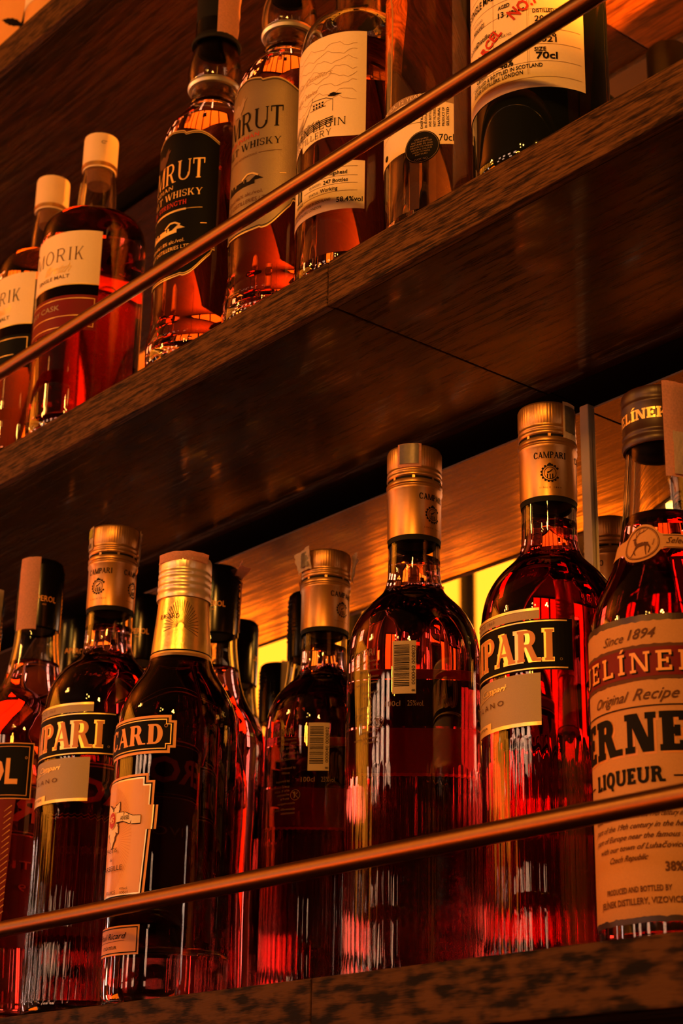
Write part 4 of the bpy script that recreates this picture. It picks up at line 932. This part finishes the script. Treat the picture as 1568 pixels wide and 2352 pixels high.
P2 += sans('Distillery', -.0040, .0790, .0032, .0160, bold=.015) + sans('Glen Ord Distillery', -.0160, .0790, .0030, .010, bold=.015) + sans('HIGHLANDS', -.0100, .0880, .0030, .0110, bold=.015) + sans('SCOTLAND', -.0105, .0925, .0016, .0090) + sans('CASK NO.', .0060, .0745, .0018, .0075, align='L')
P2 += sans('Carlton', -.0075, .0560, .0030, .0095, bold=.02) + sans('DISTILLED & BOTTLED IN SCOTLAND', .0070, .0520, .0024, .0440, bold=.015) + sans('ELIXIR DISTILLERS. LONDON', .0020, .0488, .0024, .0340, bold=.015)
wrap('lettering', P2, R, az, .0007, M['ink'], lb)
wrap('red_stamp', sans('PARCEL', -.0010, .0705, .0066, .0230, rot=radians(38), bold=.03) + sans('NO.7', .0215, .0880, .0072, .0170, rot=radians(35), bold=.03), R, az, .0009, M['ink_red'], lb)

# ================================================================== top shelf, left corner
T3 = Z3T
t = empty('whisky_bottle', V(-1.178, .628, T3), 'orange-labelled bottle with black bamboo print on the top shelf', 'bottle')
PB = smooth_prof([(0,.0075),(.0270,.0022),(.0350,0),(.0385,.0012),(.0398,.0050),(.0400,.0100),(.0400,.060),(.0400,.150),(.0395,.160),(.0370,.170),(.0300,.180),(.0180,.190),(.0150,.200),(.0150,.250)])
bm = bmesh.new(); lathe(bm, PB+[(0, .25)], 64); bmesh.ops.recalc_face_normals(bm, faces=bm.faces); bm_obj('glass_body', bm, M['paper_orange'], t)
P2 = stroke([(-.010, .030), (-.002, .060), (.004, .110)], .0030, .0020) + leaf(-.002, .062, .030, .0032, radians(35)) + leaf(-.002, .055, .028, .0030, radians(150)) + leaf(.001, .040, .022, .0035, radians(-70)) + leaf(.010, .030, .016, .0040, radians(-95)) + leaf(.012, .028, .014, .0035, radians(160)) + leaf(-.012, .018, .014, .0035, radians(-60)) + disc(-.010, .010, .006, .004, 10)
wrap('bamboo_print', P2, .0400, 40, .0004, M['ink'], t)
part('cap', [(.013,.235),(.0165,.235),(.0165,.268),(0,.270)], M['black'], t, 32)
t = empty('whisky_bottle', V(-1.092, .605, T3), 'amber bottle glowing beside the bamboo-printed one on the top shelf', 'bottle')
bt = bmesh.new(); PB2 = smooth_prof([(0,.0075),(.0270,.0022),(.0320,0),(.0345,.0012),(.0355,.0050),(.0358,.0100),(.0358,.060),(.0358,.150),(.0350,.160),(.0330,.170),(.0260,.180),(.0180,.190),(.0150,.200),(.0150,.250)])
lathe(bt, PB2+[(0, .25)], 64); bmesh.ops.recalc_face_normals(bt, faces=bt.faces); bm_obj('glass_body', bt, M['paper_orange'], t)
wrap('label', [rect(-.03, .03, .03, .11)], .0358, 20, .0004, M['paper'], t)
part('cap', [(.013,.235),(.0165,.235),(.0165,.268),(0,.270)], M['black'], t, 32)

# ================================================================== lamps of the room
def can(x, y, z, r=.06, h=.16, lab=''):
    t = empty('pendant_lamp', (x, y, z), lab, 'lamp')
    part('lamp_shade', [(r*.82, 0), (r*.85, -.001), (r, h), (r*.9, h+.01), (.01, h+.015), (.01, h+.012), (r*.9, h+.005), (r*.8, .004)], M['black_gloss'], t, 40)
    part('lens', [(0, .006), (r*.8, .006), (r*.8, .010), (0, .012)], M['bulb_white'], t, 32)
    part('cord', [(0, h+.01), (.004, h+.01), (.004, HC-z), (0, HC-z)], M['black'], t, 8)
can(-3.06, -2.08+.52, 2.33, .075, .19, 'black pendant spotlight hanging in the room, mirrored behind the bottles')
def chandelier(x, y, z, lab):
    t = empty('bulb_pendant', (x, y, z), lab, 'lamp')
    part('ceiling_rod', [(0, .02), (.006, .02), (.006, HC-z), (0, HC-z)], M['black'], t, 8)
    for i in range(4):
        a = pi/4+i*pi/2+.3; dx, dy = .10*cos(a), .10*sin(a)
        bm = bmesh.new(); r = bmesh.ops.create_uvsphere(bm, u_segments=16, v_segments=10, radius=.022); bmesh.ops.translate(bm, verts=r['verts'], vec=(dx, dy, -.04+.05*(i % 2)))
        bm_obj('bulb', bm, M['bulb'], t)
        bm = bmesh.new(); r = bmesh.ops.create_cone(bm, segments=10, radius1=.007, radius2=.007, depth=.12, cap_ends=True)
        bmesh.ops.rotate(bm, verts=bm.verts, cent=(0,0,0), matrix=Matrix.Rotation(pi/2, 3, 'Y')); bmesh.ops.rotate(bm, verts=bm.verts, cent=(0,0,0), matrix=Matrix.Rotation(a, 3, 'Z'))
        bmesh.ops.translate(bm, verts=bm.verts, vec=(dx*.5, dy*.5, -.0+.05*(i % 2))); bm_obj('arm', bm, M['black'], t)
chandelier(-.2, -1.6, 2.55, 'four-bulb ceiling pendant in front of the shelves, seen as yellow dots on the bottles')
